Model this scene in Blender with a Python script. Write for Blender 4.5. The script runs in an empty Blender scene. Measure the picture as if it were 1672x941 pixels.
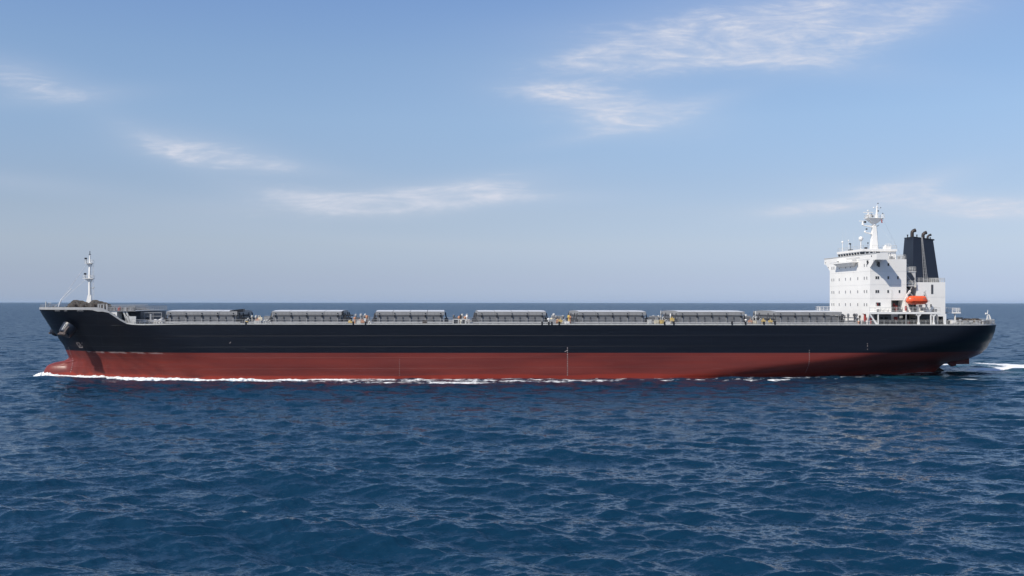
import bpy, math, random
import numpy as np
from mathutils import Vector, noise as mnoise
random.seed(7)
C = bpy.context.scene.collection
R = math.radians

# ------------------------------------------------------------------ survey of the place
F = 1654.0; HC = 17.0; TH = R(4.0); CS, SN = math.cos(TH), math.sin(TH)
OX, OY = -16*SN, 225+16*CS            # where the ship's centre lies in the world
def X(px, ly):                        # sight line -> metres along the ship, for a plane ly across it
    k = (px-836)/F
    return (k*(OY+ly*CS)-OX+ly*SN)/(CS-k*SN)
def Z(px, py, ly):
    lx = X(px, ly); Y = OY+lx*SN+ly*CS
    return HC-(py-(493.3+1.4*px/1672))/F*Y
def ip(x, pts):
    return float(np.interp(x, [p[0] for p in pts], [p[1] for p in pts]))

# ------------------------------------------------------------------ materials
def mat(name, col, rough=0.5, metal=0.0, var=0.12, scale=1.5, bump=0.0, spec=0.5, coat=0.0, rust=0.0):
    m = bpy.data.materials.new(name); m.use_nodes = True
    nt = m.node_tree; n = nt.nodes; l = nt.links
    b = n['Principled BSDF']
    b.inputs['Roughness'].default_value = rough; b.inputs['Metallic'].default_value = metal
    b.inputs['Specular IOR Level'].default_value = spec; b.inputs['Coat Weight'].default_value = coat
    tc = n.new('ShaderNodeTexCoord')
    no = n.new('ShaderNodeTexNoise'); no.inputs['Scale'].default_value = scale; no.inputs['Detail'].default_value = 6
    l.new(tc.outputs['Object'], no.inputs['Vector'])
    r = n.new('ShaderNodeValToRGB'); c = Vector(col)
    r.color_ramp.elements[0].position = .3; r.color_ramp.elements[1].position = .7
    r.color_ramp.elements[0].color = (*(c*(1-var)), 1); r.color_ramp.elements[1].color = (*(c*(1+var*.6)), 1)
    l.new(no.outputs['Fac'], r.inputs['Fac'])
    out = r.outputs['Color']
    if rust:
        mp = n.new('ShaderNodeMapping'); mp.inputs['Scale'].default_value = (2.2, 2.2, .35); l.new(tc.outputs['Object'], mp.inputs['Vector'])
        n2 = n.new('ShaderNodeTexNoise'); n2.inputs['Scale'].default_value = 1.4; n2.inputs['Detail'].default_value = 8; l.new(mp.outputs[0], n2.inputs['Vector'])
        r2 = n.new('ShaderNodeValToRGB'); r2.color_ramp.elements[0].position = .62; r2.color_ramp.elements[1].position = .72
        r2.color_ramp.elements[0].color = (0,0,0,1); r2.color_ramp.elements[1].color = (rust,)*3+(1,)
        l.new(n2.outputs['Fac'], r2.inputs['Fac'])
        mx = n.new('ShaderNodeMix'); mx.data_type = 'RGBA'; mx.inputs['B'].default_value = (.16,.08,.05,1)
        l.new(r2.outputs['Color'], mx.inputs['Factor']); l.new(out, mx.inputs['A']); out = mx.outputs['Result']
    l.new(out, b.inputs['Base Color'])
    if bump:
        bp = n.new('ShaderNodeBump'); bp.inputs['Strength'].default_value = bump; bp.inputs['Distance'].default_value = .05
        l.new(no.outputs['Fac'], bp.inputs['Height']); l.new(bp.outputs[0], b.inputs['Normal'])
    return m
M = dict(
 white=mat('white_paint', (.81,.795,.76), .38, var=.04, scale=.35, rust=.07),
 offwhite=mat('weathered_white_paint', (.54,.54,.52), .5, var=.15, rust=.3),
 grey=mat('grey_deck_paint', (.165,.17,.18), .5, var=.18, scale=.8, rust=.12),
 lgrey=mat('light_grey_paint', (.34,.345,.35), .45, var=.12, rust=.12),
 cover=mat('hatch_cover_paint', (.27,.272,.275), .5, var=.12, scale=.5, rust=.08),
 covertop=mat('hatch_top_gleam', (.60,.61,.63), .45, var=.10, scale=.4, rust=.08),  # lighter colour holds the sunlit gleam of the cover tops
 dgrey=mat('dark_grey_paint', (.06,.062,.07), .5, var=.25),
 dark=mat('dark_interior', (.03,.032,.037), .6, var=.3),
 black=mat('black_fitting', (.012,.013,.017), .4),
 navy=mat('navy_funnel_paint', (.0115,.0155,.0275), .42, var=.12, scale=.5, bump=.1),
 soot=mat('sooty_steel', (.05,.040,.038), .5, metal=.3, var=.3, scale=2.5),
 rusty=mat('brown_rusty_steel', (.075,.058,.050), .7, var=.55, scale=2.0, bump=.4),
 flange=mat('worn_grey_flange', (.13,.115,.10), .6, var=.5, scale=2.5, rust=.5),
 rope=mat('mooring_rope', (.17,.145,.115), .9, var=.6, scale=4, bump=.5),
 iron=mat('anchor_iron', (.085,.063,.055), .6, var=.4, scale=2, bump=.4),
 red=mat('red_paint', (.33,.035,.03), .45, var=.2),
 orange=mat('orange_lifeboat_grp', (.74,.10,.022), .34, var=.08, scale=2, coat=.3),
 borange=mat('orange_lifeboat_shaded', (.50,.065,.02), .4, var=.12, scale=2),  # darker orange paints in the shadow on the boat's lower half
 oprim=mat('orange_primer', (.52,.25,.14), .6, var=.2),
 yellow=mat('yellow_paint', (.60,.42,.12), .5, var=.15),
 cream=mat('cream_paint', (.66,.60,.46), .5, var=.15),
 glass=mat('window_glass', (.012,.016,.024), .08, var=.1, spec=.7),
 pale=mat('pale_wire', (.62,.64,.66), .5),
 mark=mat('draft_mark_paint', (.33,.28,.27), .6, var=.2),
)
def gmat():
    m = mat('sky_reflection_glass', (.20,.205,.215), .15, var=.1, spec=.6); return m  # grey pane colour stands in for the sky's reflection
M['glass2'] = gmat()

def hull_material():
    m = bpy.data.materials.new('hull_paint'); m.use_nodes = True
    nt = m.node_tree; n = nt.nodes; l = nt.links; b = n['Principled BSDF']; b.inputs['Specular IOR Level'].default_value = .27
    tc = n.new('ShaderNodeTexCoord'); sep = n.new('ShaderNodeSeparateXYZ'); l.new(tc.outputs['Object'], sep.inputs[0])
    def math_(op, a, bb=None, c=None, clamp=False):
        q = n.new('ShaderNodeMath'); q.operation = op; q.use_clamp = clamp
        for i, v in enumerate((a, bb, c)):
            if v is None: continue
            if hasattr(v, 'links'): l.new(v, q.inputs[i])
            else: q.inputs[i].default_value = v
        return q.outputs[0]
    def noise(scale3, sc, det=5, dist=0):
        mp = n.new('ShaderNodeMapping'); mp.inputs['Scale'].default_value = scale3; l.new(tc.outputs['Object'], mp.inputs['Vector'])
        q = n.new('ShaderNodeTexNoise'); q.inputs['Scale'].default_value = sc; q.inputs['Detail'].default_value = det; q.inputs['Distortion'].default_value = dist
        l.new(mp.outputs[0], q.inputs['Vector']); return q.outputs['Fac']
    def ramp(v, a, bb, ca=(0,0,0,1), cb=(1,1,1,1)):
        q = n.new('ShaderNodeValToRGB'); e = q.color_ramp.elements; e[0].position = a; e[1].position = bb; e[0].color = ca; e[1].color = cb
        l.new(v, q.inputs['Fac']); return q.outputs['Color']
    def mix(f, a, bb):
        q = n.new('ShaderNodeMix'); q.data_type = 'RGBA'
        for nm, v in (('Factor', f), ('A', a), ('B', bb)):
            if hasattr(v, 'links'): l.new(v, q.inputs[nm])
            else: q.inputs[nm].default_value = v
        return q.outputs['Result']
    x, z = sep.outputs['X'], sep.outputs['Z']
    zb = math_('SUBTRACT', z, math_('MULTIPLY_ADD', x, -.00265, 5.78))       # height over the boot line
    isred = math_('LESS_THAN', zb, 0)
    streak = noise((.03, 1, 1.6), 1.0, 6)
    blot = noise((.05, 1, .35), 1.0, 5)
    fine = noise((.25, 1, 4), 1.0, 5)
    navy = mix(ramp(streak, .35, .7), (.0036,.0054,.0108,1), (.0062,.0088,.0160,1))
    navy = mix(math_('MULTIPLY', ramp(fine, .62, .74), .20), navy, (.06,.07,.085,1))
    red = mix(ramp(blot, .3, .72), (.112,.021,.018,1), (.200,.034,.025,1))
    red = mix(math_('MULTIPLY', ramp(streak, .45, .7), .35), red, (.15,.045,.042,1))
    red = mix(math_('MULTIPLY', ramp(fine, .64, .78), .25), red, (.33,.17,.15,1))
    # fresh wet band low on the side
    wob = math_('MULTIPLY', noise((.05,1,.1), 1.0, 3), 1.6)
    wet = ramp(math_('SUBTRACT', z, wob), -.25, .25, (1,1,1,1), (0,0,0,1))
    red = mix(math_('MULTIPLY', wet, .75), red, (.27,.032,.018,1))
    # scuffed line where fenders rub the boot top near the bow
    sc = math_('MULTIPLY', ramp(math_('ABSOLUTE', math_('ADD', zb, .12)), .0, .28, (1,1,1,1), (0,0,0,1)), ramp(noise((.35,1,2),1.0,8), .46, .60))
    sc = math_('MULTIPLY', sc, ramp(math_('ABSOLUTE', math_('ADD', x, 84)), .35, 1.0, (1,1,1,1), (0,0,0,1))) if False else sc
    bowmask = math_('LESS_THAN', math_('ABSOLUTE', math_('ADD', x, 85)), 11.0)
    sc = math_('MULTIPLY', sc, bowmask)
    col = mix(isred, navy, red)
    col = mix(math_('MULTIPLY', sc, .6), col, (.45,.42,.40,1))
    # plate seams and rubbed scratches
    l.new(col, b.inputs['Base Color'])
    rr = math_('MULTIPLY_ADD', fine, .25, .26); l.new(rr, b.inputs['Roughness'])
    br = n.new('ShaderNodeTexBrick'); br.inputs['Scale'].default_value = 1; br.inputs['Brick Width'].default_value = 9; br.inputs['Row Height'].default_value = 2.4
    br.inputs['Mortar Size'].default_value = .03; br.inputs['Mortar Smooth'].default_value = .6
    cmb = n.new('ShaderNodeCombineXYZ'); l.new(x, cmb.inputs[0]); l.new(z, cmb.inputs[1]); l.new(cmb.outputs[0], br.inputs['Vector'])
    h = math_('ADD', math_('MULTIPLY', br.outputs['Fac'], .5), noise((.35, .35, .25), 1.0, 3))
    bp = n.new('ShaderNodeBump'); bp.inputs['Strength'].default_value = .55; bp.inputs['Distance'].default_value = .07
    l.new(h, bp.inputs['Height']); l.new(bp.outputs[0], b.inputs['Normal'])
    return m
M['hull'] = hull_material()

# ------------------------------------------------------------------ mesh helpers
class MB:
    def __init__(s): s.v = []; s.f = []; s.m = []
    def add(s, vs, fs, mi=0):
        o = len(s.v); s.v += [tuple(p) for p in vs]
        for f in fs: s.f.append(tuple(i+o for i in f)); s.m.append(mi)
        return s
    def box(s, x0, x1, y0, y1, z0, z1, mi=0):
        return s.add([(x,y,z) for z in (z0,z1) for y in (y0,y1) for x in (x0,x1)],
              [(0,2,3,1),(4,5,7,6),(0,1,5,4),(2,6,7,3),(0,4,6,2),(1,3,7,5)], mi)
    def hexa(s, bot, top, mi=0):      # two quads, same winding
        return s.add(list(bot)+list(top), [(3,2,1,0),(4,5,6,7),(0,1,5,4),(1,2,6,5),(2,3,7,6),(3,0,4,7)], mi)
    def tube(s, pts, r, n=6, mi=0, cap=True):
        pts = [Vector(p) for p in pts]; rs = r if isinstance(r, (list,tuple)) else [r]*len(pts); vs = []; fs = []
        for i, p in enumerate(pts):
            d = (pts[min(i+1,len(pts)-1)]-pts[max(i-1,0)])
            if d.length < 1e-9: d = Vector((0,0,1))
            d.normalize(); a = d.orthogonal() if abs(d.z) < .99 else Vector((1,0,0)); a = (a-d*a.dot(d)).normalized(); b = d.cross(a)
            for k in range(n):
                t = 2*math.pi*k/n+math.pi/n; vs.append(p+(a*math.cos(t)+b*math.sin(t))*rs[i])
        for i in range(len(pts)-1):
            for k in range(n): fs.append((i*n+k, i*n+(k+1)%n, (i+1)*n+(k+1)%n, (i+1)*n+k))
        if cap: fs.append(tuple(range(n-1,-1,-1))); fs.append(tuple((len(pts)-1)*n+k for k in range(n)))
        return s.add(vs, fs, mi)
    def prism(s, poly, axis, a, b, mi=0):   # polygon extruded along an axis
        def P(u, w, t): return {'x':(t,u,w), 'y':(u,t,w), 'z':(u,w,t)}[axis]
        n = len(poly); vs = [P(u,w,a) for u,w in poly]+[P(u,w,b) for u,w in poly]
        fs = [tuple(range(n-1,-1,-1)), tuple(range(n,2*n))]+[(i,(i+1)%n,(i+1)%n+n,i+n) for i in range(n)]
        return s.add(vs, fs, mi)
    def ball(s, c, r, mi=0, n=12, m=8, sz=1.0):
        vs = []; fs = []
        for i in range(m+1):
            t = math.pi*i/m
            for k in range(n):
                q = 2*math.pi*k/n; vs.append((c[0]+r*math.sin(t)*math.cos(q), c[1]+r*math.sin(t)*math.sin(q), c[2]+r*sz*math.cos(t)))
        for i in range(m):
            for k in range(n): fs.append((i*n+k,(i+1)*n+k,(i+1)*n+(k+1)%n,i*n+(k+1)%n))
        return s.add(vs, fs, mi)
    def rail(s, pts, h=1.05, step=1.8, r=.03, nr=3, mi=0):
        pts = [Vector(p) for p in pts]
        for k in range(nr):
            hh = Vector((0,0,h*(k+1)/nr)); s.tube([p+hh for p in pts], r if k < nr-1 else r*1.3, 4, mi)
        for a, b in zip(pts[:-1], pts[1:]):
            n = max(1, round((b-a).length/step))
            for i in range(n+1):
                p = a.lerp(b, i/n); s.tube([p, p+Vector((0,0,h))], r*1.25, 4, mi)
        return s
    def build(s, name, mats, parent=None, smooth=False, label=None):
        me = bpy.data.meshes.new(name); me.from_pydata(s.v, [], s.f); me.validate()
        if not isinstance(mats, (list,tuple)): mats = [mats]
        for q in mats: me.materials.append(M[q] if isinstance(q, str) else q)
        if len(mats) > 1 and len(me.polygons) == len(s.m): me.polygons.foreach_set('material_index', s.m)
        import bmesh
        bm = bmesh.new(); bm.from_mesh(me); bmesh.ops.recalc_face_normals(bm, faces=bm.faces)
        if smooth:
            for f in bm.faces: f.smooth = True
            for e in bm.edges:
                if len(e.link_faces) == 2 and e.calc_face_angle(0) > R(38): e.smooth = False
        bm.to_mesh(me); bm.free()
        o = bpy.data.objects.new(name, me); C.objects.link(o)
        if parent: o.parent = parent
        if label: o['label'] = label
        return o
def thing(name, label, cat, loc, rz=0, group=None):
    o = bpy.data.objects.new(name, None); C.objects.link(o); o.location = loc; o.rotation_euler = (0,0,rz)
    o['label'] = label; o['category'] = cat
    if group: o['group'] = group
    return o
def dupe(o, parent, dx=0, dy=0, dz=0):
    c = o.copy(); C.objects.link(c); c.parent = parent; c.location = Vector(o.location)+Vector((dx,dy,dz))
    for g in o.children:
        d = g.copy(); C.objects.link(d); d.parent = c
    return c
def to_world(x, y, z): return (OX+x*CS-y*SN, OY+x*SN+y*CS, z)

ship = thing('bulk_carrier', 'long black and red bulk carrier with white deckhouse aft and dark funnel under way', 'ship', (OX, OY, 0), TH)

# ------------------------------------------------------------------ hull form
BEAM = 16.0
STEM = [(-4,-101.0),(0,-101.2),(3.6,-101.3),(4.35,-101.4),(4.7,-101.6),(5.6,-101.95),(7,-102.5),(8.3,-103.4),(9.4,-104.0),(10.9,-105.15),(14.2,-106.9),(15.3,-107.35),(16.5,-107.8)]
BULB = [(-4,-104.5),(-2.5,-106.3),(-1,-107.1),(.5,-107.1),(1.2,-106.95),(2.1,-106.5),(2.8,-105.6),(3.13,-104.4),(3.33,-103.0),(3.6,-102.0),(4.2,-101.4)]
STERN = [(-4,103.5),(0,105),(1.5,106.5),(2.3,107.9),(2.6,109.8),(3.2,113.35),(3.7,114.8),(4.6,116.75),(6.1,117.95),(8.36,118.0),(10.2,117.54),(12.5,116.78)]
RUN0 = [(-4,22),(0,30),(2,46),(4,64),(6,80),(8,92),(10,98),(12,101)]
xm = lambda z: ip(z, STEM)
def xb(z): return min(xm(z), ip(z, BULB)) if z < 4.3 else xm(z)
xs = lambda z: ip(z, STERN)
def half(x, z):
    zz = max(0.0, min(z/15.3, 1.0)); x0 = xm(z); le = 44-21*zz**1.2
    t = (x-x0)/le; p = 2.1; q = .80-.27*zz
    main = 0.0 if t <= 0 else BEAM*(1.0 if t >= 1 else (1-(1-t)**p)**q)
    r0 = ip(z, RUN0); x1 = xs(z); r = (x-r0)/(x1-r0)
    k = max(0.0, min(z/12.0, 1.0)); n_ = 2.1+1.2*k; mm = .95-.50*k
    if r > 0: main *= 0.0 if r >= 1 else (1-r**n_)**mm
    if z < 4.3 and x < -70:
        xbz = ip(z, BULB); tb = (x-xbz)/9.0
        if tb > 0:
            wv = 3.05*math.sqrt(max(0.0, 1-(max(z-.2,0)/4.0)**2))
            bb = wv*(1.0 if tb >= 1 else math.sqrt(1-(1-tb)**2))*(1.0-.0*tb)
            main = (main**2.6+bb**2.6)**(1/2.6)
    return main
def ztop(x):
    pts = [(-108,15.33),(X(158,-15.6),15.3),(X(172,-16),15.15),(X(178,-16),14.72),(X(184,-16),14.2),(X(190,-16),13.58),(X(198,-16),12.82),(X(206,-16),12.33),(X(216,-16),12.12),(X(232,-16),12.05),(X(260,-16),12.10),(X(300,-16),12.2),(64,11.93),(100,11.86),(121,11.82)]
    return ip(x, pts)
def hull():
    nx, nz = 460, 44; mb = MB(); rows = []
    zmin = -4.0
    for i in range(nx+1):
        u = i/nx; t = .42*u+.58*(.5-.5*math.cos(math.pi*u)); xt = -107+227*t
        for _ in range(8):
            zt = ztop(xt); xt = xb(zt)+t*(xs(zt)-xb(zt))
        row = []
        for j in range(nz+1):
            z = zmin+(zt-zmin)*j/nz; x = xb(z)+t*(xs(z)-xb(z)); row.append((x, half(x, z), z))
        rows.append(row)
    for side in (-1, 1):
        vs = [(x, side*b, z) for row in rows for x, b, z in row]; w = nz+1
        fs = [(i*w+j, (i+1)*w+j, (i+1)*w+j+1, i*w+j+1) if side < 0 else (i*w+j, i*w+j+1, (i+1)*w+j+1, (i+1)*w+j) for i in range(nx) for j in range(nz)]
        mb.add(vs, fs)
    o = mb.build('hull', 'hull', ship, smooth=True)
    import bmesh
    bm = bmesh.new(); bm.from_mesh(o.data); bmesh.ops.remove_doubles(bm, verts=bm.verts, dist=.002)
    for e in bm.edges: e.smooth = True
    bmesh.ops.recalc_face_normals(bm, faces=bm.faces); bm.to_mesh(o.data); bm.free()
    return o
hull_o = hull()
def edge_pts(x0, x1, step, off=0.0, z=None):
    out = []; n = max(2, int((x1-x0)/step))
    for i in range(n+1):
        u = i/n; x = x0+(x1-x0)*u; zt = ztop(x); out.append((x, half(x, zt)+off, zt if z is None else z))
    return out
# decks, butted inside the plating
DK = 11.95
def deck(name, x0, x1, zf, m):
    mb = MB(); n = max(4, int((x1-x0)/1.5)); vs = []
    for i in range(n+1):
        x = x0+(x1-x0)*i/n; b = max(half(x, ztop(x))-.06, .02); z = zf(x); vs += [(x,-b,z),(x,-b*.4,z+.12),(x,b*.4,z+.12),(x,b,z)]
    mb.add(vs, [(i*4+k,(i+1)*4+k,(i+1)*4+k+1,i*4+k+1) for i in range(n) for k in range(3)])
    return mb.build(name, m, ship)
XB = X(190,-12)
deck('main_deck', XB, 116.7, lambda x: ztop(x)-.12 if x > -80 else 11.95, 'grey')
deck('forecastle_deck', -107.3, X(176,-16), lambda x: 15.15, 'grey')
# bulwark and gunwale bar: grey painted ribbon
def ribbon(name, x0, x1, step, zl, zu, m, th=.14, parent=ship):
    mb = MB(); 
    for side in (-1, 1):
        vs = []; n = int((x1-x0)/step)
        for i in range(n+1):
            u = i/n; x = x0+(x1-x0)*(u**1.6 if x0 < -100 else u)
            b = half(x, ztop(x)); o = b+.05; q = max(b-th, .0)
            vs += [(x, side*o, zl(x)), (x, side*o, zu(x)), (x, side*q, zu(x)), (x, side*q, zl(x))]
        fs = [(i*4+k,(i+1)*4+k,(i+1)*4+(k+1)%4,i*4+(k+1)%4) for i in range(n) for k in range(4)]+[(0,1,2,3),(n*4+3,n*4+2,n*4+1,n*4)]
        mb.add(vs, fs)
    return mb.build(name, m, parent)
zl_b = lambda x: ip(x, [(-108,15.30),(X(150,-15.5),15.31),(X(153,-15.5),14.95),(X(172,-16),14.93),(X(178,-16),14.6),(X(190,-16),13.5),(X(198,-16),12.76),(X(206,-16),12.28)])
zu_b = lambda x: ip(x, [(-108,15.85),(X(164,-16),15.85),(X(172,-16),15.3),(X(180,-16),14.9),(X(190,-16),13.95),(X(200,-16),12.95),(X(206,-16),12.62)])
ribbon('bulwark', -107.34, X(206,-16), .8, zl_b, zu_b, 'lgrey')
ribbon('gunwale_bar', X(206,-16)+.01, 116.85, .6, lambda x: ztop(x)-.04, lambda x: ztop(x)+.20, 'offwhite')

# marks on the shell: laid on the hull surface, a thin proud plate each
def on_hull(x, z, side=-1, off=.025): return (x, side*(half(x, z)+off), z)
FONT = {'0':'757557','1':'222222','2':'717471','3':'717171','4':'557111','5':'747171','6':'747571','7':'711111','8':'757571','9':'757171'}
GL = {'0':['111','101','101','101','111'],'1':['010','110','010','010','111'],'2':['111','001','111','100','111'],'3':['111','001','111','001','111'],
      '4':['101','101','111','001','001'],'5':['111','100','111','001','111'],'6':['111','100','111','101','111'],'7':['111','001','001','001','001'],
      '8':['111','101','111','101','111'],'9':['111','101','111','001','111'],'M':['101','111','111','101','101'],'-':['000','000','111','000','000']}
def patch(mb, x0, x1, z0, z1):
    mb.add([on_hull(x0,z0),on_hull(x1,z0),on_hull(x1,z1),on_hull(x0,z1),on_hull(x0,z0,off=.005),on_hull(x1,z0,off=.005),on_hull(x1,z1,off=.005),on_hull(x0,z1,off=.005)],
           [(0,1,2,3),(7,6,5,4),(0,4,5,1),(1,5,6,2),(2,6,7,3),(3,7,4,0)])
def glyphs(mb, text, x, z, c):
    for ch in text:
        for r_, row in enumerate(GL[ch]):
            for k, q in enumerate(row):
                if q == '1': patch(mb, x+k*c, x+(k+1)*c, z-(r_+1)*c, z-r_*c)
        x += 4*c
def draft(name, px_top, z0, z1, curve=None, c=.055):
    z = z0; k = 6
    while z < z1:
        x = X(px_top, -16) if curve is None else curve(z); mb = MB()
        glyphs(mb, str(k), x, z+5*c, c); z += .5; k = k+2 if k < 8 else 2
        mb.build(name, 'mark', hull_o)
draft('draft_mark', 926, .7, 7.2, c=.06)
draft('draft_mark', 1321, 1.0, 6.4, c=.05)
draft('draft_mark', 652, .8, 4.6, c=.035)
draft('draft_mark', 0, 1.0, 6.6, curve=lambda z: ip(z, [(0,-100.2),(2,-99.7),(3.5,-99.6),(5,-100.0),(7,-100.3)]), c=.05)
mb = MB(); 
for dx, dz, w, h in ((0,0,.12,.9),(.35,.15,.1,.5)): patch(mb, X(375,-16)+dx*.4, X(375,-16)+dx*.4+w, 8.0+dz, 8.2+dz)
patch(mb, X(1416,-16), X(1416,-16)+.12, 7.0, 7.3); patch(mb, X(1416,-16), X(1416,-16)+.12, 6.3, 6.5); patch(mb, X(1416,-16)-.03, X(1416,-16)+.1, 7.55, 7.75)
patch(mb, X(924,-16), X(927,-16), 6.15, 6.3); patch(mb, X(922,-16), X(924,-16), 6.0, 6.12)
mb.build('load_line_mark', 'mark', hull_o)
# bulbous bow symbol
mb = MB(); bx = X(122.5,-8)+.2; bz = 6.75
for a, b_, c_, d in ((0,.2,.75,1.2),(.15,.95,1.05,1.2),(.85,1.0,.7,1.05),(.2,.35,.45,.8),(.3,.9,.30,.42),(.4,.55,0,.35),(.4,1.5,0,.16),(.7,.85,.42,.7),(1.0,1.15,.35,.75),(1.3,1.5,.16,.5),(1.5,1.62,.9,1.15),(1.58,1.7,1.05,1.3)):
    patch(mb, bx+a, bx+b_, bz+c_, bz+d)
mb.build('bulbous_bow_mark', 'mark', hull_o)
# mooring chocks just under the bulwark at the bow
chock = None
for px in (99, 104, 118.5, 132, 138):
    x = X(px, -9 if px < 130 else -13); mb = MB(); zc = 15.02 if px < 145 else 15.13; y = half(x, zc)
    ring = [(math.cos(t)*.42, math.sin(t)*.2) for t in [k*math.pi/6 for k in range(12)]]
    slope = (half(x+.4, zc)-half(x-.4, zc))/.8
    vs = []
    for s_, o_ in ((1,.06),(.62,.12),(.55,.02)):
        for a, b_ in ring: vs.append((x+a*s_, -(y+slope*a*s_+o_+ (b_*s_)*.5), zc+b_*s_))
    fs = [(k,(k+1)%12,12+(k+1)%12,12+k) for k in range(12)]+[(12+k,12+(k+1)%12,24+(k+1)%12,24+k) for k in range(12)]
    mb.add(vs, fs, 0); mb.add(vs[24:], [tuple(range(12))], 1)
    mb.build('mooring_chock', ['grey','black'], hull_o)

# rudder and stern frame
mb = MB(); 
mb.hexa([(110.3,-.35,1.95),(113.7,-.12,1.95),(113.7,.12,1.95),(110.3,.35,1.95)], [(110.0,-.35,2.9),(113.7,-.12,3.35),(113.7,.12,3.35),(110.0,.35,2.9)])
mb.build('rudder', 'hull', ship)
mb = MB(); mb.hexa([(109.2,-.5,1.4),(110.2,-.45,1.6),(110.2,.45,1.6),(109.2,.5,1.4)], [(107.8,-.7,2.6),(110.2,-.6,2.85),(110.2,.6,2.85),(107.8,.7,2.6)])
mb.build('rudder_horn', 'hull', ship)
mb = MB(); mb.tube([(104.6,0,-.6),(106.8,0,-.6)], [1.0,.5], 12)
for k in range(4):
    a = k*math.pi/2+.4; mb.hexa([(105.8,math.cos(a)*.5,-.6+math.sin(a)*.5),(106.4,math.cos(a+.9)*.5,-.6+math.sin(a+.9)*.5),(106.5,math.cos(a+.9)*.5,-.6+math.sin(a+.9)*.5),(105.9,math.cos(a)*.5,-.6+math.sin(a)*.5)],
        [(105.6,math.cos(a+.05)*2.0,-.6+math.sin(a+.05)*2.0),(106.5,math.cos(a+.6)*2.0,-.6+math.sin(a+.6)*2.0),(106.6,math.cos(a+.6)*2.0,-.6+math.sin(a+.6)*2.0),(105.7,math.cos(a+.05)*2.0,-.6+math.sin(a+.05)*2.0)])
mb.build('propeller', 'rusty', ship)

# railings along the sides
def shell_rail(name, x0, x1, side, m, inset=.3, h=1.05, step=1.8, r=.03):
    mb = MB(); P = [(x, side*(max(b-inset,.05)), z+(.0 if z < 15 else -.1)) for x, b, z in edge_pts(x0, x1, 3.6)]
    mb.rail(P, h, step, r); return mb.build(name, m, ship)
shell_rail('railing', X(214,-16), X(1419,-16), -1, 'lgrey', r=.024)
shell_rail('railing', X(214,16), X(1357,16), 1, 'lgrey')
shell_rail('railing', X(1548,-16), 113.5, -1, 'offwhite')
shell_rail('railing', 84, 113.5, 1, 'lgrey')
mb = MB(); P = []
for i in range(21):
    y = -12.2+24.4*i/20; lo, hi = 100, 117
    for _ in range(20):
        m_ = (lo+hi)/2
        if half(m_, 11.8) > abs(y)+.3: lo = m_
        else: hi = m_
    P.append((lo-.25, y, 11.9))
mb.rail(P, 1.1, 1.5, .04); mb.build('railing', 'offwhite', ship)
mb = MB(); P = [(x, -(max(b-.25,.05)), 15.8) for x, b, z in edge_pts(-107.2, -100, 1.6)]; mb.rail(P, .55, 1.6, .03, 2)
P = [(x, (max(b-.25,.05)), 15.8) for x, b, z in edge_pts(-107.2, -88, 1.6)]; mb.rail(P, .6, 1.6, .03, 2); mb.build('railing', 'lgrey', ship)

# ------------------------------------------------------------------ cargo hatches
HX0, HS, HL = -77.05, 23.24, 15.65
def make_hatch():
    mb = MB(); zc = 13.95
    mb.box(.3, HL-.3, -8.86, 8.86, 11.9, zc)                           # coaming
    mb.box(.15, HL-.15, -8.95, 8.95, zc-.14, zc-.02)                 # rest bar
    mb.box(.2, HL-.2, -8.95, -8.86, 12.95, 13.07); mb.box(.2, HL-.2, 8.86, 8.95, 12.95, 13.07)
    for k in range(9):
        x = .9+k*(HL-1.8)/8
        for s in (-1, 1):
            w = .16 if k % 2 else .24
            mb.prism([(s*8.87,12.0),(s*9.35,12.0),(s*9.0,zc-.2),(s*8.87,zc-.2)], 'x', x-w/2, x+w/2, 2 if k % 2 else 0)
    for k in range(5):
        x = .9+k*(HL-1.8)/4
        for s in (-1, 1): mb.box(x-.16, x+.16, s*9.02-.09, s*9.02+.09, 13.5, 14.02, 1); mb.box(x-.1, x+.1, s*9.05-.07, s*9.05+.07, 14.3, 14.5, 1)
    o = mb.build('hatch', ['grey','black','dgrey'], ship)
    mb = MB(); a = .0                                               # folding cover, slightly crowned, two pairs of panels
    zt, zr = 14.84, 15.05
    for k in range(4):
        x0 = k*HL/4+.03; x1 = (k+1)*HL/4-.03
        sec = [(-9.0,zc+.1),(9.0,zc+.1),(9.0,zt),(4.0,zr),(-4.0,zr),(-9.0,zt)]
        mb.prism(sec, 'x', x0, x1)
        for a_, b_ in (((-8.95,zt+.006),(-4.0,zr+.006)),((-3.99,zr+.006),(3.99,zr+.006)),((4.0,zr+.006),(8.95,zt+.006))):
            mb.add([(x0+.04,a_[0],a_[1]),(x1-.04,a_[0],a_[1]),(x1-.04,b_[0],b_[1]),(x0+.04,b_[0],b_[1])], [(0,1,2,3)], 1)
    for k in range(17):
        x = .45+k*(HL-.9)/16; mb.box(x-.04, x+.04, -9.02, -8.99, zc+.14, zt-.1); mb.box(x-.04, x+.04, 8.99, 9.02, zc+.14, zt-.1)
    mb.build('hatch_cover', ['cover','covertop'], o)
    for xe, d in ((0, -1), (HL, 1)):                                # hydraulic folding gear at both ends
        mb = MB(); mb.box(min(xe+d*.35,xe+d*.6), max(xe+d*.35,xe+d*.6), -8.4, 8.4, 13.1, 13.3)
        for y in (-7.6, -3.4, 3.4, 7.6):
            mb.box(min(xe+d*.02,xe+d*.9), max(xe+d*.02,xe+d*.9), y-.35, y+.35, 12.0, 13.09); mb.tube([(xe+d*.45,y,13.31),(xe+d*.2,y,14.5)], .14, 6)
        mb.build('folding_gear', 'dgrey', o)
    return o
hatch = make_hatch(); hatch.location = (HX0, 0, 0.1); hatches = [hatch]
for k in range(1, 7): hatches.append(dupe(hatch, ship, k*HS, 0, -.0022*23*k*.3))
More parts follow.
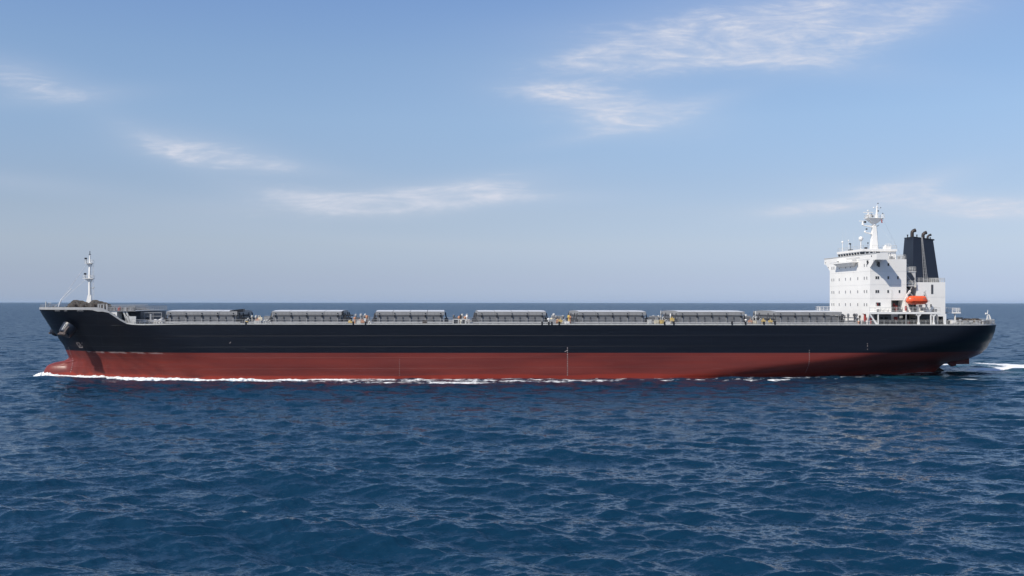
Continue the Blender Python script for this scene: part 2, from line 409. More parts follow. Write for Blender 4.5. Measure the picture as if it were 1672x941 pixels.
# gear at the first two hatches' after ends, black to paint in the shade
for k, m_ in ((0, 'black'), (1, 'dark')):
    mb = MB(); x = HX0+k*HS+HL
    if k == 0:
        mb.hexa([(x-2.0,-8.9,14.6),(x+1.3,-8.9,14.8),(x+1.3,-6.8,14.8),(x-2.0,-6.8,14.6)], [(x-1.6,-8.9,15.15),(x+1.3,-8.9,15.5),(x+1.3,-6.8,15.5),(x-1.6,-6.8,15.15)])
    else:
        mb.hexa([(x-1.0,-8.9,14.2),(x+.1,-8.9,14.2),(x+.1,-7.5,14.2),(x-1.0,-7.5,14.2)], [(x-.4,-8.9,14.95),(x+.4,-8.9,14.95),(x+.4,-7.5,14.95),(x-.4,-7.5,14.95)])
    mb.box(x+.3, x+1.0, -8.6, -7.9, 12.1, 14.2); mb.box(x+1.2, x+1.6, -8.4, -6.0, 12.1, 13.6); mb.box(x+.5, x+2.5, -7.8, -7.4, 13.9, 14.2)
    mb.tube([(x+.6,-8.4,12.4),(x+2.2,-8.4,12.4)], .35, 8)
    mb.build('shaded_end_gear', m_, ship, label='gear at the after end of a forward hatch, blackened to paint its shade')

# ------------------------------------------------------------------ deck fittings
def vent(x, y, h, r=.3, m='offwhite', z=DK):
    mb = MB(); mb.tube([(x,y,z),(x,y,z+h*.78)], r*.6, 8); mb.tube([(x,y,z+h*.72),(x,y,z+h*.82),(x,y,z+h*.95),(x,y,z+h)], [r*1.0,r*1.25,r*1.1,r*.4], 10)
    return mb.build('mushroom_vent', m, ship)
def unit(x, y, lx_, ly_, h, m='lgrey', z=DK, name='deck_locker'):
    mb = MB(); mb.box(x, x+lx_, y, y+ly_, z+.12, z+h); mb.box(x-.05, x+lx_+.05, y-.05, y+ly_+.05, z+h, z+h+.07)
    mb.box(x+.1, x+.25, y+.1, y+ly_-.1, z, z+.12); mb.box(x+lx_-.25, x+lx_-.1, y+.1, y+ly_-.1, z, z+.12)
    mb.box(x+lx_*.2, x+lx_*.45, y-.09, y-.052, z+.3, z+h-.15); mb.box(x+lx_*.55, x+lx_*.8, y-.09, y-.052, z+.3, z+h-.15)
    return mb.build(name, m, ship)
def goose(x, y, h, r=.12, m='offwhite', z=DK):
    mb = MB(); P = [(x,y,z),(x,y,z+h-.25)]+[(x+.25-.25*math.cos(t), y, z+h-.25+.25*math.sin(t)) for t in (.6,1.2,1.57,2.0,2.6,3.1)]+[(x+.5,y,z+h-.5)]
    mb.tube(P, r, 8); return mb.build('gooseneck_pipe', m, ship, smooth=True)
def station(x, y, m='yellow', z=DK, h=1.2):
    mb = MB(); mb.box(x-.05,x+.05,y-.05,y+.05,z,z+h*.6); mb.box(x+.5,x+.6,y-.05,y+.05,z,z+h*.6); mb.box(x-.15,x+.75,y-.25,y+.25,z+h*.55,z+h); mb.tube([(x+.3,y,z+h),(x+.3,y,z+h+.35)], .1, 6)
    return mb.build('valve_station', m, ship)
def winch(x, y, z, r=.55, L=2.4, m='rusty', rope='rope', parent=ship, drums=2):
    """mooring winch: axle athwartships"""
    mb = MB(); 
    mb.box(x-r*1.1, x+r*1.1, y-.1, y+L+.1, z, z+.12)
    ww = L/(drums+.5)
    for k in range(drums+1):
        yy = y+k*ww; mb.hexa([(x-r,yy-.08,z+.12),(x+r,yy-.08,z+.12),(x+r,yy+.08,z+.12),(x-r,yy+.08,z+.12)], [(x-r*.3,yy-.08,z+r*1.5),(x+r*.3,yy-.08,z+r*1.5),(x+r*.3,yy+.08,z+r*1.5),(x-r*.3,yy+.08,z+r*1.5)])
    mb.tube([(x,y-.35,z+r*1.25),(x,y+L+.3,z+r*1.25)], r*.16, 8); mb.tube([(x,y-.75,z+r*1.25),(x,y-.55,z+r*1.25),(x,y-.3,z+r*1.25)], [r*.5,r*.3,r*.5], 10)
    mb.box(x+r*.9, x+r*1.9, y+L-.6, y+L, z, z+r*1.6)
    o = mb.build('winch', m, parent)
    for k in range(drums):
        y0 = y+k*ww+.15; d = MB()
        for yy in (y0, y0+ww*.78): d.tube([(x,yy,z+r*1.25),(x,yy+.06,z+r*1.25)], r*1.12, 16)
        d.build('drum_flange', m, o)
        d = MB(); n_ = 7
        P = []; RR = []
        for i in range(n_*2+1): P.append((x, y0+.07+(ww*.78-.08)*i/(n_*2), z+r*1.25)); RR.append(r*(.86 if i % 2 else .78))
        d.tube(P, RR, 16); d.build('rope_drum', rope, o, smooth=True)
    return o
# between the hatches (gap k lies after hatch k)
for k in range(6):
    gx = HX0+k*HS+HL+1.6; gw = HS-HL-3.2
    mb = MB()                                                       # pipes across and along the gap
    mb.tube([(gx+.7,-13,12.5),(gx+.7,13,12.5)], .12, 6); mb.tube([(gx+1.1,-12,12.35),(gx+1.1,12,12.35)], .09, 6)
    mb.tube([(gx+gw-.7,-12.6,12.5),(gx+gw-.7,11,12.5)], .14, 6)
    mb.build('cross_pipe', 'lgrey', ship)
    for j in range(5):
        vent(gx+random.uniform(.2, gw-.2), random.uniform(-5, 9), random.uniform(1.5, 2.4), random.uniform(.2,.36), random.choice(['lgrey','lgrey','grey','offwhite']))
    goose(gx+random.uniform(0,gw-1), random.uniform(-9,-4), random.uniform(1.2,1.9), .1, random.choice(['offwhite','lgrey']))
    goose(gx+random.uniform(0,gw-1), random.uniform(-12,-9), random.uniform(1,1.4), .09, 'offwhite')
    unit(gx+.4+random.random(), -3+random.random()*2, 1.6, 2.6, 1.45, 'grey'); unit(gx+gw-2.1, 3, 1.4, 3, 1.7, 'lgrey')
Xd = lambda px: X(px, -13)
# gap 1: dark gear, low white box with orange posts
unit(Xd(415), -13.2, 1.5, 1.2, .95, 'offwhite'); station(Xd(417), -12.2, 'oprim'); station(Xd(421), -11.6, 'cream', h=1.7); vent(Xd(404), -13.3, .9, .3, 'yellow')
winch(Xd(396), -13.6, DK, .38, 1.5, 'dgrey', 'yellow')
for px in (430, 434, 438): goose(Xd(px), -12.6, .9+.1*(px % 3), .13, 'offwhite')
# gap 2
for px, m_, h in ((571,'cream',1.0),(575,'yellow',.8),(579.5,'oprim',1.8),(588,'oprim',1.3),(599,'oprim',2.2)): vent(Xd(px), -13, h, .26, m_)
unit(Xd(583), -13.4, 2.0, 1.1, 1.05, 'offwhite'); station(Xd(590), -13.6, 'oprim', h=1.0); unit(Xd(594.5), -13.6, .5, .8, 1.4, 'white'); vent(Xd(588), -10, 2.5, .3, 'lgrey')
station(Xd(570), -13.4, 'yellow', h=.9); goose(Xd(602), -13.2, .8, .12, 'white')
# gap 3: white framed rack with dark openings and orange bottles
mb = MB(); x0, x1 = Xd(740), Xd(767)
mb.box(x0,x1,-13.6,-13.4,13.12,13.25)
for px in (740,748.5,753,760,765.5): mb.box(Xd(px)-.12,Xd(px)+.12,-13.6,-12.4,11.97,13.12)
mb.build('pipe_rack', 'offwhite', ship)
mb = MB(); mb.box(Xd(741),Xd(748),-13.3,-12.6,12.0,13.0); mb.box(Xd(755),Xd(759),-13.3,-12.6,12.0,13.0); mb.build('battery_locker', 'dgrey', ship)
for px, h, m_ in ((749.5,2.0,'oprim'),(752,2.3,'rusty'),(759.5,1.9,'oprim'),(762.5,2.2,'white'),(766,1.3,'red'),(752.3,1.0,'cream')): vent(Xd(px), -12.6 if h > 1 else -13.7, h, .22, m_)
# gap 4
for px, h, m_ in ((896,1.5,'white'),(901,1.6,'cream'),(905,1.1,'offwhite'),(911,1.3,'yellow'),(915,1.2,'yellow'),(929,2.2,'yellow'),(931,2.0,'oprim')): vent(Xd(px), -12.8, h, .28, m_)
station(Xd(908.5), -13.3, 'oprim', h=1.0); station(Xd(912.5), -13.4, 'yellow', h=1.1); unit(Xd(921.5), -13.6, 1.1, .8, .75, 'white'); unit(Xd(900), -13.2, 1.3, 1, 1.1, 'lgrey')
# gap 5
unit(Xd(1057.5), -13.3, .9, 1, 1.1, 'offwhite'); unit(Xd(1068.5), -13.5, .95, .9, 1.05, 'cream'); unit(Xd(1077), -13.5, 1.0, .9, 1.05, 'yellow'); station(Xd(1095), -13.2, 'yellow', h=1.5); unit(Xd(1086), -13.5, 1.1, .7, .5, 'white')
vent(Xd(1088.5), -7, 3.2, .10, 'offwhite'); vent(Xd(1101), -9.2, 2.5, .13, 'white')
# gap 6
unit(Xd(1228), -13.4, .9, 1, .95, 'cream'); station(Xd(1243), -13.5, 'yellow', h=1.1); vent(Xd(1247), -13.5, 1.0, .2, 'red'); station(Xd(1255), -13.4, 'yellow', h=1.0); vent(Xd(1217.5), -13.2, 1.3, .22, 'white'); station(Xd(1222), -13.4, 'oprim', h=1.0); unit(Xd(1235), -13.6, .9, .8, .9, 'lgrey')
vent(Xd(1245), -8, 3.1, .11, 'offwhite')
# small gangway gear on the gunwale
mb = MB(); mb.box(Xd(690),Xd(698),-15.4,-14.9,12.0,13.0); mb.box(Xd(691),Xd(697),-15.5,-15.4,12.3,12.8); mb.build('gangway_winch', 'rusty', ship)
mb = MB()
for px in (885,896,901,913,1265,1195,1217,1247,1085,1100,577,597,402):
    x = X(px,-15.8); mb.box(x-.18,x+.18,-16.08,-15.75,11.98,12.75)
mb.build('mooring_bitts', 'black', ship)
# long pipes beside the hatches, walkway
mb = MB()
for y, z, r in ((-11.2,12.55,.13),(-11.6,12.55,.09),(-12.0,12.5,.09),(11.3,12.5,.12)): mb.tube([(HX0-8,y,z),(X(1385,-11),y,z-.3)], r, 6)
for k in range(54): x = HX0-8+k*3; mb.box(x-.08,x+.08,-12.1,-11.1,11.97,12.42)
mb.build('fire_main_pipe', 'lgrey', ship)
# fore end of the main deck: pipes, white vents, bar
mb = MB(); mb.rail([(X(222,-10),-10,13.1),(X(264,-10),-10,13.1)], 1.5, 2.2, .05, 2); mb.tube([(X(196,-13.5),-13.5,13.0),(X(270,-13.5),-13.5,12.95)], .1, 6); mb.tube([(X(200,-13.5),-13.5,12.7),(X(270,-13.5),-13.5,12.65)], .07, 6)
mb.box(X(245,-13),X(247.5,-13),-13.2,-12.9,11.95,14.4); mb.build('pipe_support', 'lgrey', ship)
for px, y, h, m_ in ((226,-12,1.2,'dgrey'),(231,-11,1.3,'dgrey'),(236,-12,1.0,'white'),(241,-9,1.7,'dgrey'),(250,-12.5,1.0,'white'),(254,-12.5,1.3,'white'),(258,-12,1.1,'white'),(262,-12.3,1.3,'white'),(265,-10,1.6,'lgrey'),(223,-9,1.8,'grey'),(228,-6,2.0,'dgrey')): vent(X(px,y), y, h, .34, m_)
for px in (228, 252, 256, 261): goose(X(px,-12.8), -12.8, .9, .16, 'white')
unit(X(206,-13.4), -13.6, 2.2, 1.3, .9, 'lgrey')

# ------------------------------------------------------------------ forecastle
FD = 15.15
yw = -15.0
yp = -min(half(X(k_,-15.5), 13.3) for k_ in (179,191))+.22
mb = MB(); mb.box(X(179,yp), X(191,yp), yp, 10.5, 13.3, 14.98)
fh = mb.build('forecastle_bulkhead', 'white', ship)
mb = MB(); mb.tube([(X(186.5,yp),yp-.01,14.25),(X(186.5,yp),yp-.12,14.25)], .2, 10); mb.build('vent_louvre', 'dgrey', fh)
mb = MB(); mb.box(X(191,yw)+.01, X(222,yw), -11.5, 9, 12.0, 14.9); mb.build('bosun_store', 'dgrey', ship)
mb = MB(); mb.box(X(176,yw), X(222,yw), yw-.3, 10.8, 15.0, 15.13); mb.build('store_deck', 'lgrey', ship)
mb = MB(); mb.rail([(X(176,yw),yw-.2,15.13),(X(221.5,yw),yw-.2,15.13),(X(221.5,yw),10,15.13)], 1.0, 1.4, .05, 3); mb.build('railing', 'lgrey', ship)
mb = MB()
for px in (203, 207.5):
    x = X(px,yw); mb.hexa([(x+.55,yw-.1,12.5),(x+.9,yw-.1,12.5),(x+.9,yw+.2,12.5),(x+.55,yw+.2,12.5)], [(x-.35,yw-.1,15),(x,yw-.1,15),(x,yw+.2,15),(x-.35,yw+.2,15)])
mb.box(X(205,yw),X(212,yw),yw-.1,yw+.2,12.0,14.0); mb.box(X(212,yw),X(222,yw),yw-.1,yw+.2,12.0,13.9); mb.build('support_brace', 'offwhite', ship)
for px, m_, h in ((196,'red',.85),(198.5,'rusty',.75),(179,'dgrey',.8),(183,'grey',.8),(186,'grey',.9),(202,'grey',.7),(206,'lgrey',.8),(210,'rusty',.8),(213,'lgrey',.75),(217,'grey',.8)):
    mb = MB(); x = X(px,-13); mb.box(x-.35,x+.35,-13.5,-12.6,15.13,15.13+h*.7); mb.tube([(x,-13,15.13+h*.7),(x,-13,15.13+h)], .22, 8); mb.build('deck_fitting', m_, ship)
# windlasses: groups of big drums
def windlass(x, y, r, n, z=FD):
    mb = MB(); L = 1.25*n
    mb.box(x-r, x+r, y-.2, y+L, z, z+.2); mb.tube([(x,y-.5,z+r*1.1),(x,y+L+.3,z+r*1.1)], r*.2, 8)
    for k in range(n+1): mb.hexa([(x-r*.9,y+k*1.25-.1,z+.2),(x+r*.9,y+k*1.25-.1,z+.2),(x+r*.9,y+k*1.25+.1,z+.2),(x-r*.9,y+k*1.25+.1,z+.2)],[(x-r*.25,y+k*1.25-.1,z+r*1.3),(x+r*.25,y+k*1.25-.1,z+r*1.3),(x+r*.25,y+k*1.25+.1,z+r*1.3),(x-r*.25,y+k*1.25+.1,z+r*1.3)])
    for q in range(10):
        a = q*math.pi*2/10; mb.box(x+math.cos(a)*r*.9-.07, x+math.cos(a)*r*.9+.07, y-.22, y-.05, z+r*1.1+math.sin(a)*r*.9-.07, z+r*1.1+math.sin(a)*r*.9+.07)
    o = mb.build('windlass', 'rusty', ship)
    for k in range(n):
        d = MB(); y0 = y+k*1.25+.12
        for yy in (y0, y0+.9): d.tube([(x,yy,z+r*1.1),(x,yy+.1,z+r*1.1)], r*1.0, 18)
        d.build('drum_flange', 'flange', o)
        d = MB(); d.tube([(x,y0+.1+i*.0925,z+r*1.1) for i in range(9)], [r*(.84 if i % 2 else .74) for i in range(9)], 16); d.build('rope_drum', 'rope', o, smooth=True)
    return o
for px, y, r, n in ((115.5,-5.5,.78,1),(122.5,-6.8,1.12,1),(130.5,-6.0,1.05,1),(136.5,-7.4,.92,1),(118,2,.8,1)): windlass(X(px,y), y, r, n)
for px, y, r, n in ((148,-7.6,.85,1),(154,-8.6,1.12,1),(162.5,-7.4,.98,1),(169.5,-9,.86,1),(174.5,-8,.72,1),(158,3,.9,1)): windlass(X(px,y), y, r, n)
mb = MB(); 
for px in (161,164.5,169.5,174.5): mb.box(X(px,-9.8)-.15,X(px,-9.8)+.15,-10,-9.7,15.15,16.6)
mb.box(X(161,-9.8)-.15,X(170,-9.8),-10,-9.7,16.45,16.62); mb.build('winch_frame', 'lgrey', ship)
mb = MB()
for k in range(16):
    px = 87+k*1.75; x = X(px, -3); h = random.uniform(.55,1.1); mb.box(x-.12, x+.12, -3.3, -3.0, FD, FD+.4+h*.35)
    if k % 3 == 0: mb.tube([(x,-3.1,FD+.3),(x,-3.1,FD+.3+h*.6)], .22, 8)
mb.build('chain_stopper', 'grey', ship)
# bow staff and light brackets
mb = MB(); x = X(75,0); mb.tube([(x,0,15.2),(x,0,Z(75,492.5,0))], .13, 8); mb.build('jackstaff', 'offwhite', ship)
mb = MB(); x = X(78,0); x2 = X(83,0); mb.tube([(x,.3,15.2),(x,.3,Z(78,495,0))], .08, 6); mb.tube([(x-.1,.3,16.75),(x2,.3,16.75)], .07, 6); mb.tube([(x-.1,.3,16.3),(x+.35,.3,16.3)], .07, 6); mb.build('light_bracket', 'offwhite', ship)
# foremast
fx = X(146.5, 0); zt = lambda py: Z(146, py, 0)
mb = MB()
mb.tube([(fx+.05,0,zt(482)),(fx+.0,0,zt(457)),(fx+.02,0,zt(431)),(fx+.05,0,zt(430)),(fx+.05,0,zt(417))], [.36,.30,.24,.17,.14], 12)
mb.hexa([(fx-1.05,-.5,FD),(fx+.45,-.5,FD),(fx+.45,.5,FD),(fx-1.05,.5,FD)], [(fx-.36,-.3,zt(482)),(fx+.4,-.3,zt(482)),(fx+.4,.3,zt(482)),(fx-.36,.3,zt(482))])
fm = mb.build('foremast', 'white', ship, smooth=True)
for py, w0, w1 in ((455,1.35,.9),(430,.95,.75)):
    mb = MB(); z = zt(py); mb.box(fx-w0, fx+w1, -.7, .7, z-.06, z+.06); mb.hexa([(fx-.1,-.1,z-.95),(fx+.3,-.1,z-.95),(fx+.3,.1,z-.95),(fx-.1,.1,z-.95)],[(fx-w0*.7,-.5,z-.06),(fx+w1*.7,-.5,z-.06),(fx+w1*.7,.5,z-.06),(fx-w0*.7,.5,z-.06)])
    mb.rail([(fx+w1,-.65,z),(fx-w0,-.65,z),(fx-w0,.65,z),(fx+w1,.65,z),(fx+w1,-.65,z)], .7, .7, .022, 2); mb.build('mast_platform', 'white', fm)
for px, py in ((140.2,422.5),(139.2,447.5)):
    mb = MB(); x = X(px,0); z = zt(py); mb.box(x-.25,x+.2,-.22,.22,z-.18,z+.2); mb.tube([(x+.1,0,z-1.0),(x+.1,0,z)], .05, 6); mb.build('navigation_light', 'black', fm)
mb = MB(); mb.tube([(fx+.03,0,zt(416)),(fx+.03,0,zt(410))], [.1,.07], 8); mb.box(fx-.2,fx+.25,-.2,.2,zt(416)-.06,zt(416)+.06); mb.build('masthead_lamp', 'dgrey', fm)
mb = MB()
for s in (0,.32): mb.tube([(fx+.75+s,-.2,FD),(fx+.62+s*.9,-.2,zt(431))], .022, 4)
for k in range(34): z = FD+.4+k*.29; mb.tube([(fx+.73,-.2,z),(fx+1.05,-.2,z)], .02, 4)
mb.tube([(fx+.2,0,zt(470)),(fx+.9,-.1,zt(471)),(fx+1.1,-.1,zt(469))], .1, 6); mb.build('mast_ladder', 'offwhite', fm)
mb = MB(); mb.tube([(fx-.6,-.4,zt(433)),(X(99,-1),-1,Z(99,490,-1))], .045, 5); mb.tube([(X(100,-1),-1,Z(100,489.5,-1)),(X(95,-1),-1,15.7)], .15, 6); mb.tube([(X(99,-1),-1,Z(99,490.5,-1)),(X(117,-1),-1,Z(117,471,-1))], .075, 5)
mb.tube([(fx-.8,.4,zt(455)),(X(87,.6),.6,15.6)], .035, 5); mb.build('forestay', 'pale', ship)

# ------------------------------------------------------------------ anchors and bolsters
def hull_normal(x, z):
    e = .2; dbx = (half(x+e,z)-half(x-e,z))/(2*e); dbz = (half(x,z+e)-half(x,z-e))/(2*e)
    return Vector((-dbx, 1, -dbz)).normalized()     # for the +y side
for side in (-1, 1):
    yb = 7.0
    if side < 0:
        for _ in range(12): xq = X(116,-yb); zq = Z(116,533.5,-yb); yb = half(xq, zq)
        c0 = Vector((xq, -yb-.35, zq)); d = Vector((-.40,-.50,-.74)).normalized();  rs = (1.7,1.48,1.38,1.22,.95); bl = 1.6
    else: c0 = Vector((X(97,2.4), 2.2, Z(97,533,2.4))); d = Vector((-.62,.30,-.70)).normalized(); rs = (1.25,1.15,1.1,1.0,.7); bl = 1.6
    mb = MB(); mb.tube([c0, c0+d*bl, c0+d*(bl+.5), c0+d*(bl+.66), c0+d*(bl+.6)], rs, 24)
    mb.build('anchor_bolster', 'navy', ship, smooth=True)
    up = Vector((0,0,1)); axis = (up-d*up.dot(d)).normalized(); side_v = d.cross(axis).normalized()
    if side < 0: mb = MB(); o1 = (axis*.75-side_v*.05+Vector((0,-1,0))*.66).normalized(); o1 = (o1-d*o1.dot(d)).normalized(); mb.tube([c0+d*.5+o1*1.72, c0+d*2.0+o1*1.45], .09, 8); mb.build('bolster_highlight', 'pale', ship)  # pale bar painted in as the bolster's highlight
    # stockless anchor, housed: shank in the pipe, crown and flukes outside
    q0 = c0+d*(bl+.1); A = thing('anchor', 'rust brown stockless anchor housed on the near side of the bow, above the bow mark' if side < 0 else 'rust brown anchor on the far side of the bow, seen past the stem', 'anchor', to_world(*(q0+d*1.0)), TH, 'anchors at the bow')
    org = q0+d*1.0
    def lp(v): return v-org
    mb = MB(); mb.tube([lp(q0-d*1.2), lp(q0+d*.9)], [.22,.26], 8); mb.build('shank', 'iron', A)
    ov = (axis*.30+Vector((0,side,0))*.85); ov = (ov-d*ov.dot(d)).normalized(); cr = q0+d*.85+ov*.75
    mb = MB(); mb.tube([lp(cr-side_v*1.15), lp(cr-side_v*.6), lp(cr+side_v*.6), lp(cr+side_v*1.15)], [.2,.36,.36,.2], 10)
    mb.tube([lp(cr-side_v*1.4+d*.1), lp(cr+side_v*1.4+d*.1)], .24, 8); mb.build('crown', 'iron', A, smooth=True)
    for s in (-1, 1):
        mb = MB(); a = cr+side_v*.80*s; t = a-d*1.75+ov*.50+side_v*.10*s
        mb.tube([lp(a), lp(a-d*.8+ov*.40), lp(t)], [.34,.30,.14], 8); mb.build('fluke', 'iron', A)

# ------------------------------------------------------------------ deckhouse
HF = 83.4; SY = -12.2; BD = 14.9
xa = X(1480, SY); xr0 = X(1455, SY); xr1 = X(1474.5, SY)
mb = MB()
mb.box(HF, xa, SY, -SY, 17.57, 27.1)
mb.box(HF, xr0, SY, -SY, 12.0, 17.57); mb.box(xr1, xa, SY, -SY, BD, 17.57); mb.box(xr0, xr1, SY+2.6, -SY, 12.0, 17.57); mb.box(xr1, xa, SY+2.6, -SY, 12.0, BD)
mb.box(xa+.0, X(1495,-8), -7.0, 7.0, 12.0, 21.4)
house = mb.build('deckhouse', 'white', ship)
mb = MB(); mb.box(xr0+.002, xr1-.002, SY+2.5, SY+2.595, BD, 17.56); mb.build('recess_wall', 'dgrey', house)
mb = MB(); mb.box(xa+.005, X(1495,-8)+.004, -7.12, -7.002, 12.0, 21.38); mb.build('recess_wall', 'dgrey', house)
# thin weld lines and drains on the faces
mb = MB()
for z in (18.0, 21.15, 24.3): mb.box(HF-.02, xa, SY-.018, SY-.002, z, z+.035); mb.box(HF-.018, HF-.002, SY, -SY, z, z+.035)
mb.tube([(X(1456,SY),SY-.05,15),(X(1456,SY),SY-.05,20)], .03, 5); mb.build('deck_seam', 'offwhite', house)
# windows, front and side: one unit copied
def window_unit(wx, wz, face, m='glass2'):
    mb = MB(); t = .04
    if face == 'front':
        mb.box(-.03, .0, -wx/2-.06, wx/2+.06, -wz/2-.06, wz/2+.06, 0); mb.box(-.045, -.03, -wx/2, wx/2, -wz/2, wz/2, 1)
    else:
        mb.box(-wx/2-.06, wx/2+.06, -.03, .0, -wz/2-.06, wz/2+.06, 0); mb.box(-wx/2, wx/2, -.045, -.03, -wz/2, wz/2, 1)
    return mb.build('window', ['offwhite', m], house)
zr = [25.75, 22.75, 19.62, 16.55]
def yfront(px): return ip(px, [(1357.5,12.2),(1419.5,-12.2)])
proto = None
for r_, z in enumerate(zr):
    for px in (1361.3,1364.6,1373.3,1383.4,1391,1402,1411.5,1415):
        yv = yfront(px)
        if proto is None: proto = window_unit(.42, .62, 'front'); proto.location = (HF-.001, yv, z)
        else:
            c = proto.copy(); C.objects.link(c); c.parent = house; c.location = (HF-.001, yv, z)
ps = None
for z, pxs in ((25.85,(1432.6,1450.5)),(22.8,(1430.6,1434.0,1450.3,1466)),(19.6,(1430.6,1434.0,1450,1468.5))):
    for px in pxs:
        if ps is None: ps = window_unit(.34, .62, 'side', 'glass')
        else: c = ps.copy(); C.objects.link(c); c.parent = house; ps = c
        ps.location = (X(px,SY), SY-.001, z)
mb = MB(); mb.box(X(1429.6,SY),X(1438,SY),SY-.03,SY-.002,16.2,17.1,0); mb.prism([(X(1430.2,SY),17.02),(X(1437.5,SY),17.02),(X(1437.5,SY),16.25),(X(1432,SY),16.25)],'y',SY-.06,SY-.03,1)
mb.box(X(1432.6,SY),X(1433.4,SY),SY-.08,SY-.06,16.25,17.0,2); mb.build('lounge_window', ['offwhite','black','red'], house)
mb = MB(); mb.box(X(1433,SY)+.05,X(1433,SY)+.5,SY-.12,SY-.002,25.3,26.4); mb.tube([(X(1431,SY),SY-.2,26.4),(X(1434,SY),SY-.2,26.4)], .12, 6); mb.build('floodlight', 'dgrey', house)
# bridge front parapet with wings and curved brackets
mb = MB(); xw = X(1450.5,-15.8)
mb.box(HF-.05, HF+.12, SY, -SY, 27.1, 28.35)
for s in (-1, 1):
    y0, y1 = sorted((s*12.2, s*15.8)); mb.box(HF-.05, xw, y0, y1, 26.85, 28.35)
    arc = [(s*12.2, 27.0-2.2)]+[(s*(12.2+3.55*(1-math.cos(t))), 24.85+1.95*math.sin(t)) for t in (.25,.5,.75,1.0,1.25,1.5)]
    arc = [(s*12.2,25.15),(s*12.6,25.35),(s*13.3,25.85),(s*14.0,26.35),(s*14.5,26.65),(s*15.0,26.84),(s*12.2,26.84)]
    mb.prism(arc, 'x', HF-.04, HF+.1)
wing = mb.build('bridge_wing', 'white', ship)
mb = MB(); mb.box(HF-.14, HF-.052, -15.8, 15.8, 28.27, 28.42); mb.build('wing_coaming', 'offwhite', wing)
mb = MB(); mb.tube([(X(1428.6,-15.8)-.4,-14.9,27.65),(X(1428.6,-15.8)-.45,-14.9,27.65)], .2, 10); mb.box(HF-.12,HF-.055,-11.3,-10.5,26.5,26.85); mb.prism([(-11.6,26.45),(-10.4,26.45),(-11.0,25.85)],'x',HF-.1,HF-.055)
mb.tube([(HF-.1,14.8,27.3),(HF-.06,14.8,27.3)],.16,8); mb.tube([(HF-.1,13.0,26.0),(HF-.06,13.0,26.0)],.16,8); mb.build('side_light', 'black', wing)
mb = MB(); mb.rail([(xw,-15.6,27.1+1.25),(xw,-12.0,28.35)], .0001, 2, .02, 1); mb.rail([(xw+.2,-12.1,27.1),(xa-.1,-12.1,27.1),(xa-.1,12.1,27.1),(HF+.4,12.1,27.1)], 1.0, 1.3, .03, 3); mb.build('railing', 'offwhite', house)
for px in (1454,1456,1459,1468,1475):
    mb = MB(); x = X(px,-11.5); mb.box(x-.25,x+.25,-11.7,-11.1,27.1,27.1+random.uniform(.35,.8)); mb.build('liferaft_canister', 'lgrey', house)
# ledge under the bridge windows
mb = MB(); mb.prism([(HF-1.5,26.85),(HF-.06,26.85),(HF-.06,26.6),(HF-1.5,26.6)],'y',-5.6,7.4); mb.hexa([(HF-.45,-3.6,25.75),(HF-.052,-3.6,25.75),(HF-.052,5.6,25.75),(HF-.45,5.6,25.75)],[(HF-1.3,-4.8,26.59),(HF-.052,-4.8,26.59),(HF-.052,6.6,26.59),(HF-1.3,6.6,26.59)])
mb.tube([(HF-.3,6.5,27.45),(HF-.06,6.5,27.45)], .2, 8); mb.tube([(HF-.3,1.0,27.45),(HF-.06,1.0,27.45)], .1, 8); mb.build('bridge_ledge', 'white', house)
mb = MB(); mb.tube([(HF-.2,-6.8,27.75),(HF-.2,1.2,27.75)], .04, 5); mb.tube([(HF-.2,-4.8,27.3),(HF-.2,-2.2,27.3)], .06, 5)
mb.tube([(HF-.2,6.9,27.3),(HF-.2,6.0,27.3)], .14, 6); mb.build('window_wash_pipe', 'lgrey', house)
# wheelhouse
WY = 7.5; wa = X(1463,-WY); z0, z1 = 27.1, 29.15; wz0, wz1 = 28.05, 29.0
mb = MB(); mb.box(HF+.5, wa, -WY, WY, z0, 28.0); mb.hexa([(HF+.5,-WY,28.0),(wa,-WY,28.0),(wa,WY,28.0),(HF+.5,WY,28.0)],[(HF+.16,-WY,z1),(wa,-WY,z1),(wa,WY,z1),(HF+.16,WY,z1)]); mb.box(HF+.1, wa+.1, -WY-.35, WY+.35, z1, 29.7)
wh = mb.build('wheelhouse', 'white', ship)
NW = 9
for k in range(NW):
    y0 = WY-.25-k*(2*WY-.2)/NW; y1 = y0-(2*WY-.2)/NW+.50
    mb = MB(); mb.hexa([(HF+.44,y1,wz0+.08),(HF+.6,y1,wz0+.08),(HF+.6,y0,wz0+.08),(HF+.44,y0,wz0+.08)],[(HF+.17,y1,wz1),(HF+.6,y1,wz1),(HF+.6,y0,wz1),(HF+.17,y0,wz1)]); mb.build('window', 'glass', wh)
for px0, px1, h in ((1407,1411.7,.62),(1413.8,1418.2,.52),(1421,1424.8,.3),(1426.8,1428,.3),(1430,1436.5,.22)):
    mb = MB(); zc = 29.0; mb.box(X(px0,-WY),X(px1,-WY),-WY-.05,-WY-.002,zc-h,zc); mb.build('window', 'glass', wh)
mb = MB(); y = -WY-.05
for px, pz, h in ((1440.5,28.4,.35),(1450,28.2,.6),(1453.5,28.2,.5)): mb.box(X(px,-WY),X(px,-WY)+.12,y,-WY-.002,pz,pz+h)
mb.build('wall_pipe', 'grey', wh)
mb = MB(); RZ = 29.7; mb.rail([(HF+.3,-WY-.2,RZ),(HF+.3,WY+.2,RZ)], .85, 1.2, .022, 2); mb.rail([(HF+.3,-WY-.2,RZ),(wa,-WY-.2,RZ),(wa,WY+.2,RZ),(HF+.3,WY+.2,RZ)], .85, 1.2, .022, 2); mb.build('railing', 'offwhite', wh)
